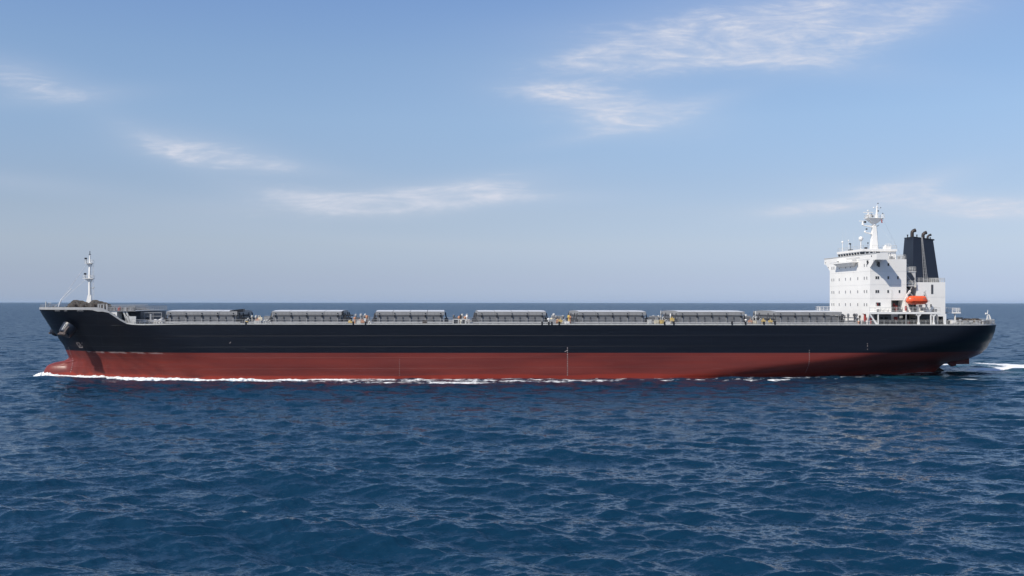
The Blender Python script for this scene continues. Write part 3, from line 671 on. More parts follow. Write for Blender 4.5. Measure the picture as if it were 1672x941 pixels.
mb = MB(); mb.box(X(1443,-5),X(1452,-5),-6,-4.6,RZ,RZ+.75); mb.tube([(X(1446,-5),-5,RZ+.7),(X(1446,-5),-5,RZ+1.1)], .3, 8); mb.rail([(X(1443,-5),-6,RZ+.7),(X(1452,-5),-6,RZ+.7)], .6, .7, .03, 2); mb.build('magnetic_compass', 'white', wh)
# domes, searchlights, whips
def dome(px, py, r, y, base, m='white'):
    x = X(px, y); z = Z(px, py, y); mb = MB(); mb.tube([(x,y,base),(x,y,z-r*.8)], [r*.22,r*.26], 8); mb.tube([(x,y,z-r),(x,y,z-r*.6)], [r*.5,r*.85], 14); mb.ball((x,y,z), r, n=18, m=12, sz=1.05)
    return mb.build('satellite_dome', m, wh, smooth=True)
dome(1405.6, 390, .53, -5.5, RZ); dome(1375.5, 395.6, .27, 4.5, RZ)
mb = MB(); x = X(1388.5,1); z = Z(1388.5,398.6,1); mb.ball((x,1,z), .2, n=10, m=8); mb.box(x-.35,x,.8,1.2,z-.1,z+.16); mb.tube([(x+.05,1,RZ),(x+.05,1,z)], .07, 6); mb.box(x-.4,x+.5,.6,1.4,RZ,RZ+.3); mb.build('searchlight', 'black', wh)
mb = MB(); x = X(1385.2,3); z = Z(1385,393.3,3); mb.tube([(x-.12,3,z-.05),(x+.12,3,z+.15)], [.2,.1], 8); mb.tube([(x,3,RZ),(x,3,z)], .03, 5); mb.build('horn', 'white', wh)
mb = MB(); x = X(1417,-4); mb.box(x-.12,x+.14,-4.1,-3.9,Z(1417,398.3,-4),Z(1417,396,-4)); mb.tube([(x,-4,RZ),(x,-4,31.0)], .03, 5); mb.box(x-.8,x-.3,-4.4,-3.8,RZ,RZ+.6); mb.build('deck_light', 'dgrey', wh)
mb = MB()
for px, top in ((1376,376),(1381,374),(1394,378),(1402,383),(1409,384),(1455,388),(1460,390)): y = random.uniform(-3,3); mb.tube([(X(px,y),y,RZ),(X(px,y),y,Z(px,top,y))], [.022,.012], 4)
mb.tube([(X(1436,0),0,Z(1436,370,0)),(X(1466,-3),-3,RZ+.3)], .014, 4); mb.tube([(X(1441,0),0,Z(1441,357,0)),(X(1475,3),3,27.6)], .014, 4)
mb.build('whip_antenna', 'pale', wh)
# radar mast
mx = X(1427, 0); mz = lambda py: Z(1427, py, 0)
mb = MB(); 
mb.hexa([(mx-.85,-.7,RZ),(mx+.78,-.7,RZ),(mx+.78,.7,RZ),(mx-.85,.7,RZ)], [(mx-.42,-.4,mz(368)),(mx+.40,-.4,mz(368)),(mx+.40,.4,mz(368)),(mx-.42,.4,mz(368))])
mb.tube([(mx,0,mz(368)),(mx,0,mz(365)),(mx,0,mz(358.2))], [.50,.5,.55], 12)
mb.tube([(mx+.65,0,mz(357)),(mx+.78,0,mz(336))], [.36,.11], 10); mb.tube([(mx+.78,0,mz(336)),(mx+.79,0,mz(333))], .05, 6)
rm = mb.build('radar_mast', 'white', ship)
mb = MB(); z = mz(357); mb.hexa([(mx-.55,-.5,z-1.25),(mx+.55,-.5,z-1.25),(mx+.55,.5,z-1.25),(mx-.55,.5,z-1.25)],[(mx-1.9,-1.2,z),(mx+2.0,-1.2,z),(mx+2.0,1.2,z),(mx-1.9,1.2,z)]); mb.box(mx-2.05,mx+2.2,-1.3,1.3,z,z+.1)
mb.rail([(mx-1.9,-1.2,z+.1),(mx+2.1,-1.2,z+.1),(mx+2.1,1.2,z+.1),(mx-1.9,1.2,z+.1),(mx-1.9,-1.2,z+.1)], .8, .8, .028, 2); mb.build('mast_platform', 'white', rm)
for py, px in ((368.7,1409.5),(380.3,1412.5)):
    mb = MB(); x = X(px,0); z = mz(py); mb.hexa([(x,-.25,z-.02),(mx,-.3,z-.55),(mx,.3,z-.55),(x,.25,z-.02)],[(x,-.25,z+.1),(mx,-.3,z-.1),(mx,.3,z-.1),(x,.25,z+.1)]); mb.ball((x,0,z+.25), .27, n=10, m=8); mb.build('mast_arm', 'white', rm, smooth=False)
def scanner(x, z, L, zpost):
    mb = MB(); mb.box(x-L/2,x+L/2,-.12,.12,z-.09,z+.09); mb.tube([(x,0,zpost),(x,0,z-.09)], [.26,.16], 8); mb.build('radar_scanner', 'white', rm)
scanner(X(1417.5,0), mz(347.2), 2.4, mz(355.5)); scanner(X(1408.5,0), mz(361.3), 1.7, mz(367.5))
mb = MB(); mb.ball((X(1417.2,0),0,mz(344.3)), .28, n=12, m=8, sz=.6); mb.tube([(X(1414,0),0,mz(357)),(X(1414,0),0,mz(351)),(X(1422,0),0,mz(351)),(X(1422,0),0,mz(357))], .08, 6); mb.box(X(1415.5,0),X(1419.5,0),-.4,.4,mz(354.5),mz(350.5)); mb.build('radar_housing', 'white', rm)
mb = MB()
for px, py, w in ((1432.5,332.6,.1),(1433,344.8,.12),(1437,339.5,.09),(1440.4,348.8,.1),(1411.5,363,.22),(1414,374.5,.16),(1423.5,353.5,.2),(1422,350.5,.15)): x = X(px,0); mb.box(x-w,x+w,-w-.3,w-.3,mz(py)-w*1.1,mz(py)+w*1.1)
mb.build('navigation_light', 'dgrey', rm)
mb = MB(); mb.ball((X(1426.5,0),0,mz(339.4)), .18, n=10, m=8); mb.tube([(X(1426.5,0),0,mz(339.4)),(X(1438,0),0,mz(340))], .04, 5); mb.ball((X(1432,0),0,mz(338)), .2, n=10, m=8); mb.tube([(X(1440.4,0),0,mz(357)),(X(1440.4,0),0,mz(349))], .04, 5); mb.build('anemometer', 'white', rm)
mb = MB(); mb.tube([(mx+.35,0,mz(370)),(mx+1.0,0,mz(369)),(mx+1.25,0,mz(367.3))], [.12,.1,.07], 6)
for k in range(24): z = mz(372)-k*.32; o_ = .40+(mz(372)-z)*.045; mb.tube([(mx+o_,0,z),(mx+o_+.28,0,z)], .028, 4)
mb.tube([(mx+.72,0,mz(371)),(mx+1.12,0,RZ)], .028, 4); mb.build('mast_ladder', 'lgrey', rm)
# red flag on its halyard
fl = MB(); xx = X(1438.8,-.9); zt_ = mz(359.6); n_ = 6
vs = []
for j in range(n_+1):
    for i in range(4): vs.append((i*.1-.15+.04*math.sin(j*1.3), .05*math.sin(i*2+j), -j*.13))
fl.add(vs, [(j*4+i,j*4+i+1,(j+1)*4+i+1,(j+1)*4+i) for j in range(n_) for i in range(3)])
flag = fl.build('flag', 'red'); flag.location = to_world(xx, -1.25, zt_); flag.rotation_euler = (0,0,TH)
so = flag.modifiers.new('Solidify', 'SOLIDIFY'); so.thickness = .02
flag['label'] = 'small limp red flag hanging under the platform of the tall white radar mast'; flag['category'] = 'flag'
mb = MB(); mb.tube([(xx,-1.25,z_) for z_ in (mz(357), zt_)], .015, 4); mb.build('halyard', 'pale', rm)

# ------------------------------------------------------------------ engine casing and funnel
CY = -11.0; c0_, c1_ = X(1496.5,CY), X(1543.5,CY); CT = Z(1520,461,CY)
mb = MB(); mb.box(c0_, c1_, CY, -CY, 12.0, CT); cas = mb.build('engine_casing', 'white', ship)
mb = MB(); mb.box(X(1520.2,CY),X(1523.8,CY),CY-.03,CY-.002,Z(1520,480.3,CY),Z(1520,465,CY)); mb.build('louvre', 'dgrey', cas)
mb = MB(); 
for k in range(12): z = Z(1520,479.8,CY)+k*.17; mb.box(X(1520.4,CY),X(1523.6,CY),CY-.07,CY-.032,z,z+.05)
mb.build('louvre_blade', 'grey', cas)
mb = MB(); mb.box(X(1519,CY),X(1521,CY),CY-.04,CY-.002,Z(1520,502,CY),Z(1520,497,CY)); mb.build('window', 'dark', cas)
mb = MB(); mb.box(c0_+.01, c1_-.01, CY-.018, CY-.002, 18.3, 18.34); mb.build('deck_seam', 'offwhite', cas)
mb = MB(); mb.rail([(c0_-.4,CY+.1,CT),(c1_-.1,CY+.1,CT),(c1_-.1,-CY-.1,CT)], .95, 1.1, .035, 3); mb.build('railing', 'offwhite', cas)
fb = [(97.9,-3.3),(104.5,-3.3),(104.5,3.3),(97.9,3.3)]; ft = [(98.45,-2.4),(103.35,-2.4),(103.35,2.4),(98.45,2.4)]
mb = MB(); mb.hexa([(x,y,CT) for x,y in fb], [(ft[0][0],ft[0][1],32.95),(ft[1][0],ft[1][1],32.25),(ft[2][0],ft[2][1],32.25),(ft[3][0],ft[3][1],32.95)])
fun = mb.build('funnel', 'navy', ship)
mb = MB(); mb.hexa([(98.4,-2.5,32.9),(103.65,-2.5,32.1),(103.65,2.5,32.1),(98.4,2.5,32.9)], [(98.4,-2.5,33.05),(103.65,-2.5,32.4),(103.65,2.5,32.4),(98.4,2.5,33.05)]); mb.build('funnel_lip', 'black', fun)
for px, pt, r, y in ((1489.2,375.5,.42,0.6),(1507,379.3,.40,-.9),(1514.5,383,.27,-.8)):
    x = X(px,y); zt2 = Z(px,pt,y); mb = MB(); P = [(x,y,32.3),(x,y,zt2-.8)]+[(x+.62-.62*math.cos(t), y, zt2-.8+.62*math.sin(t)) for t in (.35,.7,1.05,1.3)]+[(x+.85,y,zt2-.08)]
    mb.tube(P, [r]*(len(P)-1)+[r*1.08], 14, cap=True); e = mb.build('exhaust_pipe', 'soot', fun, smooth=True)
    d = Vector((.9,0,.42)).normalized(); q = Vector(P[-1]); mb = MB(); mb.tube([q-d*.02, q+d*.03], r*.85, 14); mb.build('pipe_mouth', 'black', e)
for px, py in ((1481.8,384),(1497,384),(1518.8,388.3)):
    mb = MB(); x = X(px,0); mb.tube([(x,0,32.3),(x,0,Z(px,py,0))], .12, 6); mb.tube([(x,0,Z(px,py,0)-.1),(x,0,Z(px,py,0)+.1)], .18, 8); mb.build('vent_pipe', 'black', fun)
# ladder with cage down the funnel side
mb = MB(); P0 = Vector((X(1505,-2.45),-2.5,32.9)); P1 = Vector((X(1511,-3.35),-3.45,CT)); w0, w1 = .12, .5
for s in (-1,1):
    mb.tube([P0+Vector((s*w0,0,0)), P1+Vector((s*w1,-.15,0))], .045, 5)
mb.tube([P0, P1+Vector((0,-.4,0))], .04, 5)
for k in range(30):
    t = k/30; p = P0.lerp(P1, t); w = w0+(w1-w0)*t; mb.tube([p+Vector((-w,-.15*t,0)), p+Vector((0,-.38*t-.02,.0)), p+Vector((w,-.15*t,0))], .028, 4)
mb.build('funnel_ladder', 'lgrey', fun)
# outside stair tower between house and casing
mb = MB(); sx0, sx1 = xa+.01, X(1494,-11)
zp = [Z(1487,444,-11), Z(1487,467,-11)]
for z in zp: mb.box(sx0, sx1, -11.6, -7.2, z-.12, z+.12)
mb.rail([(sx0,-11.5,zp[0]+.1),(sx1-.05,-11.5,zp[0]+.1),(sx1-.05,-7.3,zp[0]+.1)], 1.0, .8, .045, 3)
mb.rail([(sx0,-11.5,zp[1]+.1),(sx1-.05,-11.5,zp[1]+.1)], 1.0, .8, .04, 3)
for a, b in ((zp[1],zp[0]),(18.0,zp[1])):
    for y in (-11.0,-10.2): mb.tube([(sx0+.15,y,b-.1),(sx1-.15,y,a+.1)], .09, 4)
    for k in range(11): t = k/10; mb.box(sx0+.1+(sx1-sx0-.4)*t, sx0+.35+(sx1-sx0-.4)*t, -11.0, -10.2, b-.15-(b-a-.3)*t, b-.11-(b-a-.3)*t)
mb.tube([(sx0+.2,-11.3,27.0-2.3),(sx0+.2,-11.3,25.9),(sx0+.5,-11.3,26.1),(sx0+.75,-11.3,25.9),(sx0+.75,-11.3,24.4)], .07, 6)
mb.tube([(sx1-.15,-11.4,zp[1]),(sx1-.15,-11.4,zp[0])], .07, 4); mb.hexa([(sx1-1.5,-11.42,zp[0]-.2),(sx1-.1,-11.42,zp[0]-.2),(sx1-.1,-11.3,zp[0]-.2),(sx1-1.5,-11.3,zp[0]-.2)],[(sx1-1.5,-11.42,zp[0]-.12),(sx1-.1,-11.42,zp[0]-.12),(sx1-.1,-11.3,zp[0]-.12),(sx1-1.5,-11.3,zp[0]-.12)])
mb.prism([(sx1-1.2,zp[0]-.14),(sx1-.1,zp[0]-.14),(sx1-.1,zp[0]-1.9)], 'y', -11.5, -11.42)
mb.build('stair_tower', 'offwhite', ship)

# ------------------------------------------------------------------ boat deck
bx0, bx1 = X(1419.4,-15.8), X(1536,-15.8)
mb = MB(); mb.box(bx0, bx1, -15.8, SY-.002, 14.42, BD); mb.box(xa+.01, c0_-.01, SY, -7.13, 14.45, BD-.02); mb.box(c0_, bx1, SY, CY-.005, 14.45, BD-.02)
bd = mb.build('boat_deck', 'white', ship)
mb = MB(); mb.box(HF+.9, xr0-.01, SY-.03, SY-.004, 12.0, 14.40); mb.box(xr1+.01, xa-.01, SY+2.55, SY+2.59, 12.0, 14.4); mb.build('under_deck_shade', 'grey', house)  # shade under the boat deck put on the walls as grey sheets
mb = MB(); mb.box(c0_+.01, X(1531,CY), CY-.04, CY-.006, 12.0, 14.40); mb.build('under_deck_shade', 'grey', cas)  # painted shade sheet on the casing wall too
mb = MB(); mb.box(HF+.0, 98, 12.21, 15.8, 14.42, BD); mb.box(81.0, HF, 12.21, 15.8, 14.42, BD); mb.rail([(81.1,12.3,BD),(81.1,15.7,BD),(98,15.7,BD)], 1.05, 1.0, .035, 3); mb.build('boat_deck', 'white', ship)
mb = MB(); mb.rail([(bx0+.1,-15.7,BD),(bx1-.1,-15.7,BD)], 1.05, 1.25, .035, 3); mb.build('railing', 'offwhite', bd)
def pillar(px, w, flare, m='white'):
    x = X(px,-15.7); mb = MB()
    if flare:
        P = [(x-w/2,12.0)]; P += [(x-w/2, 13.3)]+[(x-w/2-flare*(1-math.cos(t)), 13.6+flare*1.05*math.sin(t)) for t in (0,.4,.8,1.2,1.57)]
        Q = [(x+w/2+flare*(1-math.cos(t)), 13.6+flare*1.05*math.sin(t)) for t in (1.57,1.2,.8,.4,0)]+[(x+w/2,13.3),(x+w/2,12.0)]
        P[5] = (P[5][0], 14.41) ; Q[0] = (Q[0][0], 14.41)
        P = [(a, min(b,14.41)) for a,b in P]; Q = [(a, min(b,14.41)) for a,b in Q]
        mb.prism(P+Q, 'y', -15.75, -15.6); mb.box(x-w*.8, x+w*.8, -15.85, -15.5, 12.0, 12.5)
    else: mb.box(x-w/2, x+w/2, -15.75, -15.55, 12.0, 14.41)
    return mb.build('deck_pillar', m, ship)
pillar(1434, .22, 0); pillar(1479.5, .14, 0, 'lgrey'); pillar(1499.8, .34, .5); pillar(1524.5, .3, .45); pillar(1520, .25, 0)
mb = MB(); mb.prism([(bx0+.05,14.41),(bx0+.3,14.41),(X(1434,-15.7)-.12,12.1),(X(1434,-15.7)-.12,12.0),(X(1430,-15.7),12.0)], 'y', -15.75, -15.62); mb.build('side_screen', 'white', ship); mb = MB()
mb.prism([(X(1529,-15.7),14.41),(X(1545,-15.7),14.41),(X(1545,-15.7),12.0),(X(1541,-15.7),12.0),(X(1540,-15.7),13.9),(X(1532,-15.7),13.9),(X(1530.5,-15.7),14.2)], 'y', -15.75, -15.62)
mb.build('side_screen', 'white', ship)
mb = MB(); mb.box(X(1532,-14),X(1539.5,-14),-15.4,-14,12.0,13.85); mb.build('door_recess', 'dark', ship)
mb = MB(); mb.rail([(X(1434,-15.7),-15.65,12.0),(X(1541,-15.7),-15.65,12.0)], 1.0, 1.4, .026, 3); mb.build('railing', 'offwhite', ship)
mb = MB(); mb.rail([(X(1432,-15.7),-15.6,12.0),(X(1419,-15.7)+.2,-15.6,12.0)], .9, 1.2, .04, 3); mb.build('railing', 'offwhite', ship)
# things seen in the shade under the boat deck
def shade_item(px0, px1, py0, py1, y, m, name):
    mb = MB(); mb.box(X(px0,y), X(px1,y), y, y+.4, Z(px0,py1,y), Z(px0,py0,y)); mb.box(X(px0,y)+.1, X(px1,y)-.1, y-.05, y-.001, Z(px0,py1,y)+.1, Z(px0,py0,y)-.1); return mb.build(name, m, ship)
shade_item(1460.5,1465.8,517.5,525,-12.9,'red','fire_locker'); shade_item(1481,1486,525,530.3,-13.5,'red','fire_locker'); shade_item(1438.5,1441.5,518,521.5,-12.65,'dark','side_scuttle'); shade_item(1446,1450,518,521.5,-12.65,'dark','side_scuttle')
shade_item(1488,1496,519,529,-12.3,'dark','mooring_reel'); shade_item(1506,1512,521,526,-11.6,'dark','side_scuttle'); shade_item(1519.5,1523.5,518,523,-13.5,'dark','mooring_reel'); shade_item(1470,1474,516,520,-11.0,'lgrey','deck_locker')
for px in (1442,1450,1457.5,1462,1468,1475,1507,1515):
    mb = MB(); x = X(px,-14); h = random.uniform(.6,.95); mb.tube([(x,-14,12),(x,-14,12+h)], .25, 8); mb.tube([(x+.6,-14,12),(x+.6,-14,12+h)], .25, 8); mb.tube([(x,-14,12+h),(x,-14,12.07+h)], .33, 8); mb.build('bollard', random.choice(['dgrey','dgrey','black']), ship)
# on the boat deck
for px0,px1,py0,py1,y,m_ in ((1458.6,1461.2,496,504,-10.5,'red'),(1461.6,1465.4,499,508,-11,'red'),(1478,1480.5,500,508,-13.5,'red'),(1484.5,1490,499,505,-11.5,'dark'),(1486,1490.5,496.5,499,-11.5,'dark'),(1501,1506,498,503,-13,'lgrey'),(1504,1510,502.5,508,-13.2,'grey'),(1524,1530,505,509,-13,'grey'),(1492.8,1496,497,509,-11.6,'dark')):
    shade_item(px0,px1,py0,py1,y,m_,'deck_locker')
for px in (1433.2,1437.5,1442.5,1450,1457,1468,1472,1489,1499,1523):
    mb = MB(); x = X(px,-14.6); mb.box(x-.18,x+.2,-14.8,-14.4,BD,BD+random.uniform(.3,.6)); mb.tube([(x,-14.6,BD+.3),(x+.3,-14.6,BD+.75)], .06, 5); mb.build('deck_fitting', random.choice(['dgrey','grey','offwhite']), ship)
# davits
mb = MB(); y = -14.9
def bar(a, b, w0, w1, yy=y):
    a = (X(a[0],yy), Z(a[0],a[1],yy)); b = (X(b[0],yy), Z(b[0],b[1],yy)); d = Vector((b[0]-a[0], b[1]-a[1])).normalized(); nn = Vector((-d.y, d.x))
    mb.prism([(a[0]-nn.x*w0,a[1]-nn.y*w0),(b[0]-nn.x*w1,b[1]-nn.y*w1),(b[0]+nn.x*w1,b[1]+nn.y*w1),(a[0]+nn.x*w0,a[1]+nn.y*w0)], 'y', yy-.12, yy+.12)
bar((1475.6,509.5),(1479.3,487),.17,.22,-13.2); bar((1486,509.5),(1478.8,491),.22,.22,-13.2); bar((1478.6,492),(1482,480),.2,.22,-13.2); bar((1482,481),(1486.3,474.6),.18,.2,-13.2)
mb.tube([(X(1486,-13.2),-13.2,Z(1486,475,-13.2)),(X(1490.5,-12),-11.4,Z(1490.5,469,-11.4))], .05, 5); mb.build('boat_davit', 'white', ship)
mb = MB(); bar((1509.5,509.5),(1513.5,497),.12,.12,-13.2); bar((1518,509.5),(1510.5,496),.12,.1,-13.2); bar((1515,494),(1510.5,477.5),.08,.08,-13.2); bar((1508.5,478),(1511.6,475),.12,.12,-13.2); bar((1505.5,484),(1509,479),.07,.07,-13.2)
mb.box(X(1511,-13.2),X(1515,-13.2),-13.6,-12.9,BD,BD+.75); mb.build('boat_davit', 'offwhite', ship)

# ------------------------------------------------------------------ lifeboat, hanging from the davits
ly = -14.4; l0, l1 = X(1479.5,ly), X(1514.5,ly); zl0, zl1 = Z(1495,497.5,ly), Z(1495,483.4,ly); zm = Z(1495,491.6,ly); cx = (l0+l1)/2; LL = (l1-l0)/2
boat = thing('lifeboat', 'small orange enclosed lifeboat hanging beside the white deckhouse', 'lifeboat', to_world(cx, ly, zl0), TH)
def loft(secs):
    mb = MB(); n = len(secs[0]); vs = [p for s_ in secs for p in s_]
    fs = [(i*n+k,(i+1)*n+k,(i+1)*n+(k+1)%n,i*n+(k+1)%n) for i in range(len(secs)-1) for k in range(n)]; fs += [tuple(range(n)), tuple((len(secs)-1)*n+k for k in reversed(range(n)))]
    return mb.add(vs, fs)
def secs_hull():
    out = []
    for i in range(25):
        u = -1+2*i/24; w = 1.15*max(0.02,(1-abs(u)**3.2))**.6; zk = (zm-zl0)*(.0+.75*abs(u)**5); h = zm-zl0
        out.append([(u*LL, w*a, zk+(h-zk)*b) for a, b in ((-1,1),(-1,.75),(-.85,.35),(-.45,.05),(0,0),(.45,.05),(.85,.35),(1,.75),(1,1))])
    return out
loft(secs_hull()).build('boat_hull', 'borange', boat, smooth=True)
out = []
for i in range(25):
    u = -1+2*i/24; uu = u*1.0
    w = 1.12*max(0.02,(1-abs(u)**3.2))**.6; h = (zl1-zm)*(max(0,(1-abs((u-.05)/1.02)**5.5))**.55)+.03
    if u > .80: h *= .55
    out.append([(u*LL, w*math.cos(t), (zm-zl0)+.0+h*max(0,math.sin(t))**.75) for t in [math.pi*k/12 for k in range(13)]])
loft(out).build('canopy', 'orange', boat, smooth=True)
mb = MB(); mb.box(-LL*.97, LL*.97, -1.19, -1.13, zm-zl0-.06, zm-zl0+.05); mb.box(-LL*.97, LL*.97, 1.13, 1.19, zm-zl0-.06, zm-zl0+.05); mb.build('rubbing_strake', 'borange', boat)
for k in range(4):
    mb = MB(); x = -1.2+k*.75; mb.box(x, x+.4, -1.02, -.985, zm-zl0+.42, zm-zl0+.6); mb.build('window', 'glass2', boat)
for x in (-LL*.8, LL*.72):
    mb = MB(); mb.tube([(x,0,zl1-zl0-.25),(x,0,zl1-zl0+.25)], .08, 6); mb.box(x-.12,x+.12,-.1,.1,zl1-zl0+.1,zl1-zl0+.3); mb.build('lifting_hook', 'grey', boat)

# ------------------------------------------------------------------ poop
mb = MB(); z = Z(1555,511,-8); mb.box(X(1545,-8), X(1565.5,-8), -9, 9, z-.14, z+.14); mb.box(X(1556.7,-8),X(1558.3,-8),-8.7,-8.4,11.95,z-.14); mb.box(X(1556.7,-8),X(1558.3,-8),8.4,8.7,11.95,z-.14)
mb.rail([(X(1546,-8),-8.9,z+.14),(X(1564.5,-8),-8.9,z+.14),(X(1564.5,-8),8.9,z+.14)], .95, .9, .05, 3); mb.build('stern_platform', 'white', ship)
for px, y, L, r, m_ in ((1547.5,-10,2.2,.5,'dgrey'),(1570,-9,2.6,.55,'rusty'),(1576,-9.5,2.5,.5,'rusty'),(1584,-9.5,3,.58,'rusty'),(1590,-6,2.2,.4,'rusty'),(1597,-9.0,3,.58,'rusty'),(1602,-6,2.4,.45,'rusty')): winch(X(px,y), y, DK, r, L, m_)
unit(X(1552.5,-11), -11.4, 1.1, 1.5, .95, 'white'); unit(X(1559,-11), -11.8, 1.2, 1.2, .6, 'lgrey'); unit(X(1565.5,-11), -11.2, .9, 1.5, 1.55, 'dgrey'); unit(X(1588,-12), -12.4, 1.3, .8, .35, 'offwhite'); unit(X(1571,-12.5), -12.9, 1.4, .8, .6, 'lgrey')
unit(X(1577,-11),-11.2,1.6,1,.8,'offwhite'); unit(X(1606,-9),-9.5,1.2,1,.75,'grey'); unit(X(1611,-6),-6.5,1.0,1,.9,'lgrey')
for px, y, h in ((1568,-12,1.2),(1574,-12.5,.8),(1581,-11.8,1.1),(1594,-12,.9),(1600,-11,.8),(1605,-10.5,1.0),(1609,-9,.8),(1587,-12.7,.6)): vent(X(px,y), y, h, .28, random.choice(['lgrey','offwhite','grey','rusty']))
mb = MB(); y = -3
P = [(1617.6,525),(1616.6,518.5),(1614.8,514.5),(1612.3,512.8),(1609.2,512.2)]
mb.tube([(X(a,y),y,Z(a,b,y)) for a,b in P], [.2,.18,.17,.15,.24], 8); mb.tube([(X(1610.6,y),y,11.9),(X(1612.2,y),y,Z(1612,515,y)),(X(1613,y),y,Z(1613,506.5,y))], [.12,.1,.06], 6); mb.tube([(X(1614.6,y),y,11.9),(X(1613,y),y,Z(1613,517,y))], .06, 5)
mb.build('stern_davit', 'white', ship, smooth=True)
# fittings before the deckhouse
for px, top, m_, r in ((1367,512,'grey',.2),(1373.5,512.5,'dgrey',.26),(1379,514,'grey',.15),(1382.2,512,'grey',.24),(1387,515,'grey',.15),(1392.5,512,'dgrey',.26),(1398,519,'dgrey',.4),(1401,512,'grey',.28),(1404.5,515,'rusty',.2),(1396,517,'offwhite',.2)):
    vent(X(px,-9), -9+random.uniform(-1,1), Z(px,top,-9)-DK, r, m_)
mb = MB(); mb.tube([(X(1372,-9.5),-9.5,13.5),(X(1400,-9.5),-9.5,13.45)], .1, 6); mb.tube([(X(1378,-9.5),-9.5,12.6),(X(1400,-9.5),-9.5,12.6)], .14, 6); mb.rail([(X(1384,-13),-13,12.5),(X(1399,-13),-13,12.5)], .35, 1, .04, 1); mb.build('vent_manifold', 'grey', ship)
mb = MB(); x = X(1412.3,-12.5); mb.tube([(x,-12.5,12.3),(x,-12.5,14.3),(x,-12.5,14.8)], [.3,.26,.16], 8); mb.tube([(x+.45,-12.5,12.0),(x+.45,-12.5,13.6)], .1, 6); mb.box(x-.5,x-.1,-12.6,-12.4,14.3,14.5); mb.build('fire_monitor', 'red', ship)
mb = MB(); x = X(1412.3,-12.5); mb.box(x-.4,x+.5,-12.9,-12.1,11.95,12.7); mb.build('monitor_base', 'grey', ship)
mb = MB(); x = X(1422,-14); mb.ball((x,-14,13.25), .3, n=10, m=8); mb.tube([(x,-14,12),(x,-14,13.1)], .15, 6); mb.build('fire_hydrant', 'red', ship)
for px, m_ in ((1420,'lgrey'),(1425,'grey'),(1428,'lgrey'),(1416,'white'),(1402,'oprim')): vent(X(px,-13.5), -13.5, random.uniform(.7,1.1), .25, m_)
mb = MB(); mb.box(X(1380,-12),X(1398,-12),-13,-11.5,11.95,12.45); mb.build('mooring_platform', 'lgrey', ship)

# ------------------------------------------------------------------ bow wave: foam heaped against the stem and along the side
def wl(x): return half(x, 0.1)
def bow_wave():
    mb = MB(); path = []
    xs_ = list(np.arange(-109.4, -107, .12))+list(np.arange(-107, -20, .16))
    K = 11; vs = []; n = 0
    for x in xs_:
        if x < -106.9: base = -.3*(x+109.4)+.0; base = max(0.0, 1.0*(x+109.4)/2.5)**1.0*.9; 
        else: base = max(wl(x)-.25, .6)
        h = ip(x, [(-109.4,.02),(-108.3,.55),(-107,1.0),(-105.5,1.0),(-103,.55),(-99,.42),(-92,.55),(-85,.50),(-78,.55),(-68,.42),(-55,.30),(-40,.22),(-20,.05)])
        w = ip(x, [(-109.4,.2),(-108,1.1),(-106,2.0),(-101,2.6),(-95,2.8),(-80,2.6),(-60,2.2),(-40,1.7),(-20,.6)])
        h *= .75+.9*abs(mnoise.noise(Vector((x*.5,3,0))))+.25*mnoise.noise(Vector((x*1.9,9,0)))
        gate = min(1, max(0, (mnoise.noise(Vector((x*.16,1,8)))+.28)*4)); gate = 1-(1-gate)*min(1, max(0, (x+80)/25)); h *= gate
        w *= .7+.9*abs(mnoise.noise(Vector((x*.23,7,2))))+.3*mnoise.noise(Vector((x*1.3,5,2)))
        for k in range(K):
            u = k/(K-1); prof = math.sin(math.pi*min(1,(u*.80+.20)))**.8 if u < 1 else 0
            z = h*prof+.16*h*mnoise.noise(Vector((x*2.5,u*6,1)))*1.5+.10*mnoise.noise(Vector((x*6,u*9,4)))*min(1,h*2)
            if u > .97: z = -.35
            y = -(base+u*w); vs.append((x, y, z))
        n += 1
    mb.add(vs, [(i*K+k,(i+1)*K+k,(i+1)*K+k+1,i*K+k+1) for i in range(n-1) for k in range(K-1)])
    # far side of the stem
    vs2 = [(x, -y+ (0), z) for x, y, z in vs[:60*K]]
    mb.add(vs2, [(i*K+k,(i+1)*K+k,(i+1)*K+k+1,i*K+k+1) for i in range(59) for k in range(K-1)])
    m = bpy.data.materials.new('sea_foam'); m.use_nodes = True; nt = m.node_tree; b = nt.nodes['Principled BSDF']
    b.inputs['Roughness'].default_value = .9; b.inputs['Specular IOR Level'].default_value = .2
    tc = nt.nodes.new('ShaderNodeTexCoord'); no = nt.nodes.new('ShaderNodeTexNoise'); no.inputs['Scale'].default_value = 1.6; no.inputs['Detail'].default_value = 9
    nt.links.new(tc.outputs['Object'], no.inputs['Vector'])
    r = nt.nodes.new('ShaderNodeValToRGB'); r.color_ramp.elements[0].position = .3; r.color_ramp.elements[0].color = (.32,.42,.50,1); r.color_ramp.elements[1].position = .56; r.color_ramp.elements[1].color = (.80,.82,.83,1)
    nt.links.new(no.outputs['Fac'], r.inputs['Fac']); nt.links.new(r.outputs['Color'], b.inputs['Base Color'])
    bp = nt.nodes.new('ShaderNodeBump'); bp.inputs['Strength'].default_value = .8; bp.inputs['Distance'].default_value = .2; nt.links.new(no.outputs['Fac'], bp.inputs['Height']); nt.links.new(bp.outputs[0], b.inputs['Normal'])
    o = mb.build('bow_wave_foam', m, None, smooth=True); o.location = (OX, OY, 0); o.rotation_euler = (0,0,TH)
    o['kind'] = 'stuff'; o['label'] = 'white foam heaped against the red bow and along the waterline'; o['category'] = 'foam'
    return o
bow_wave()

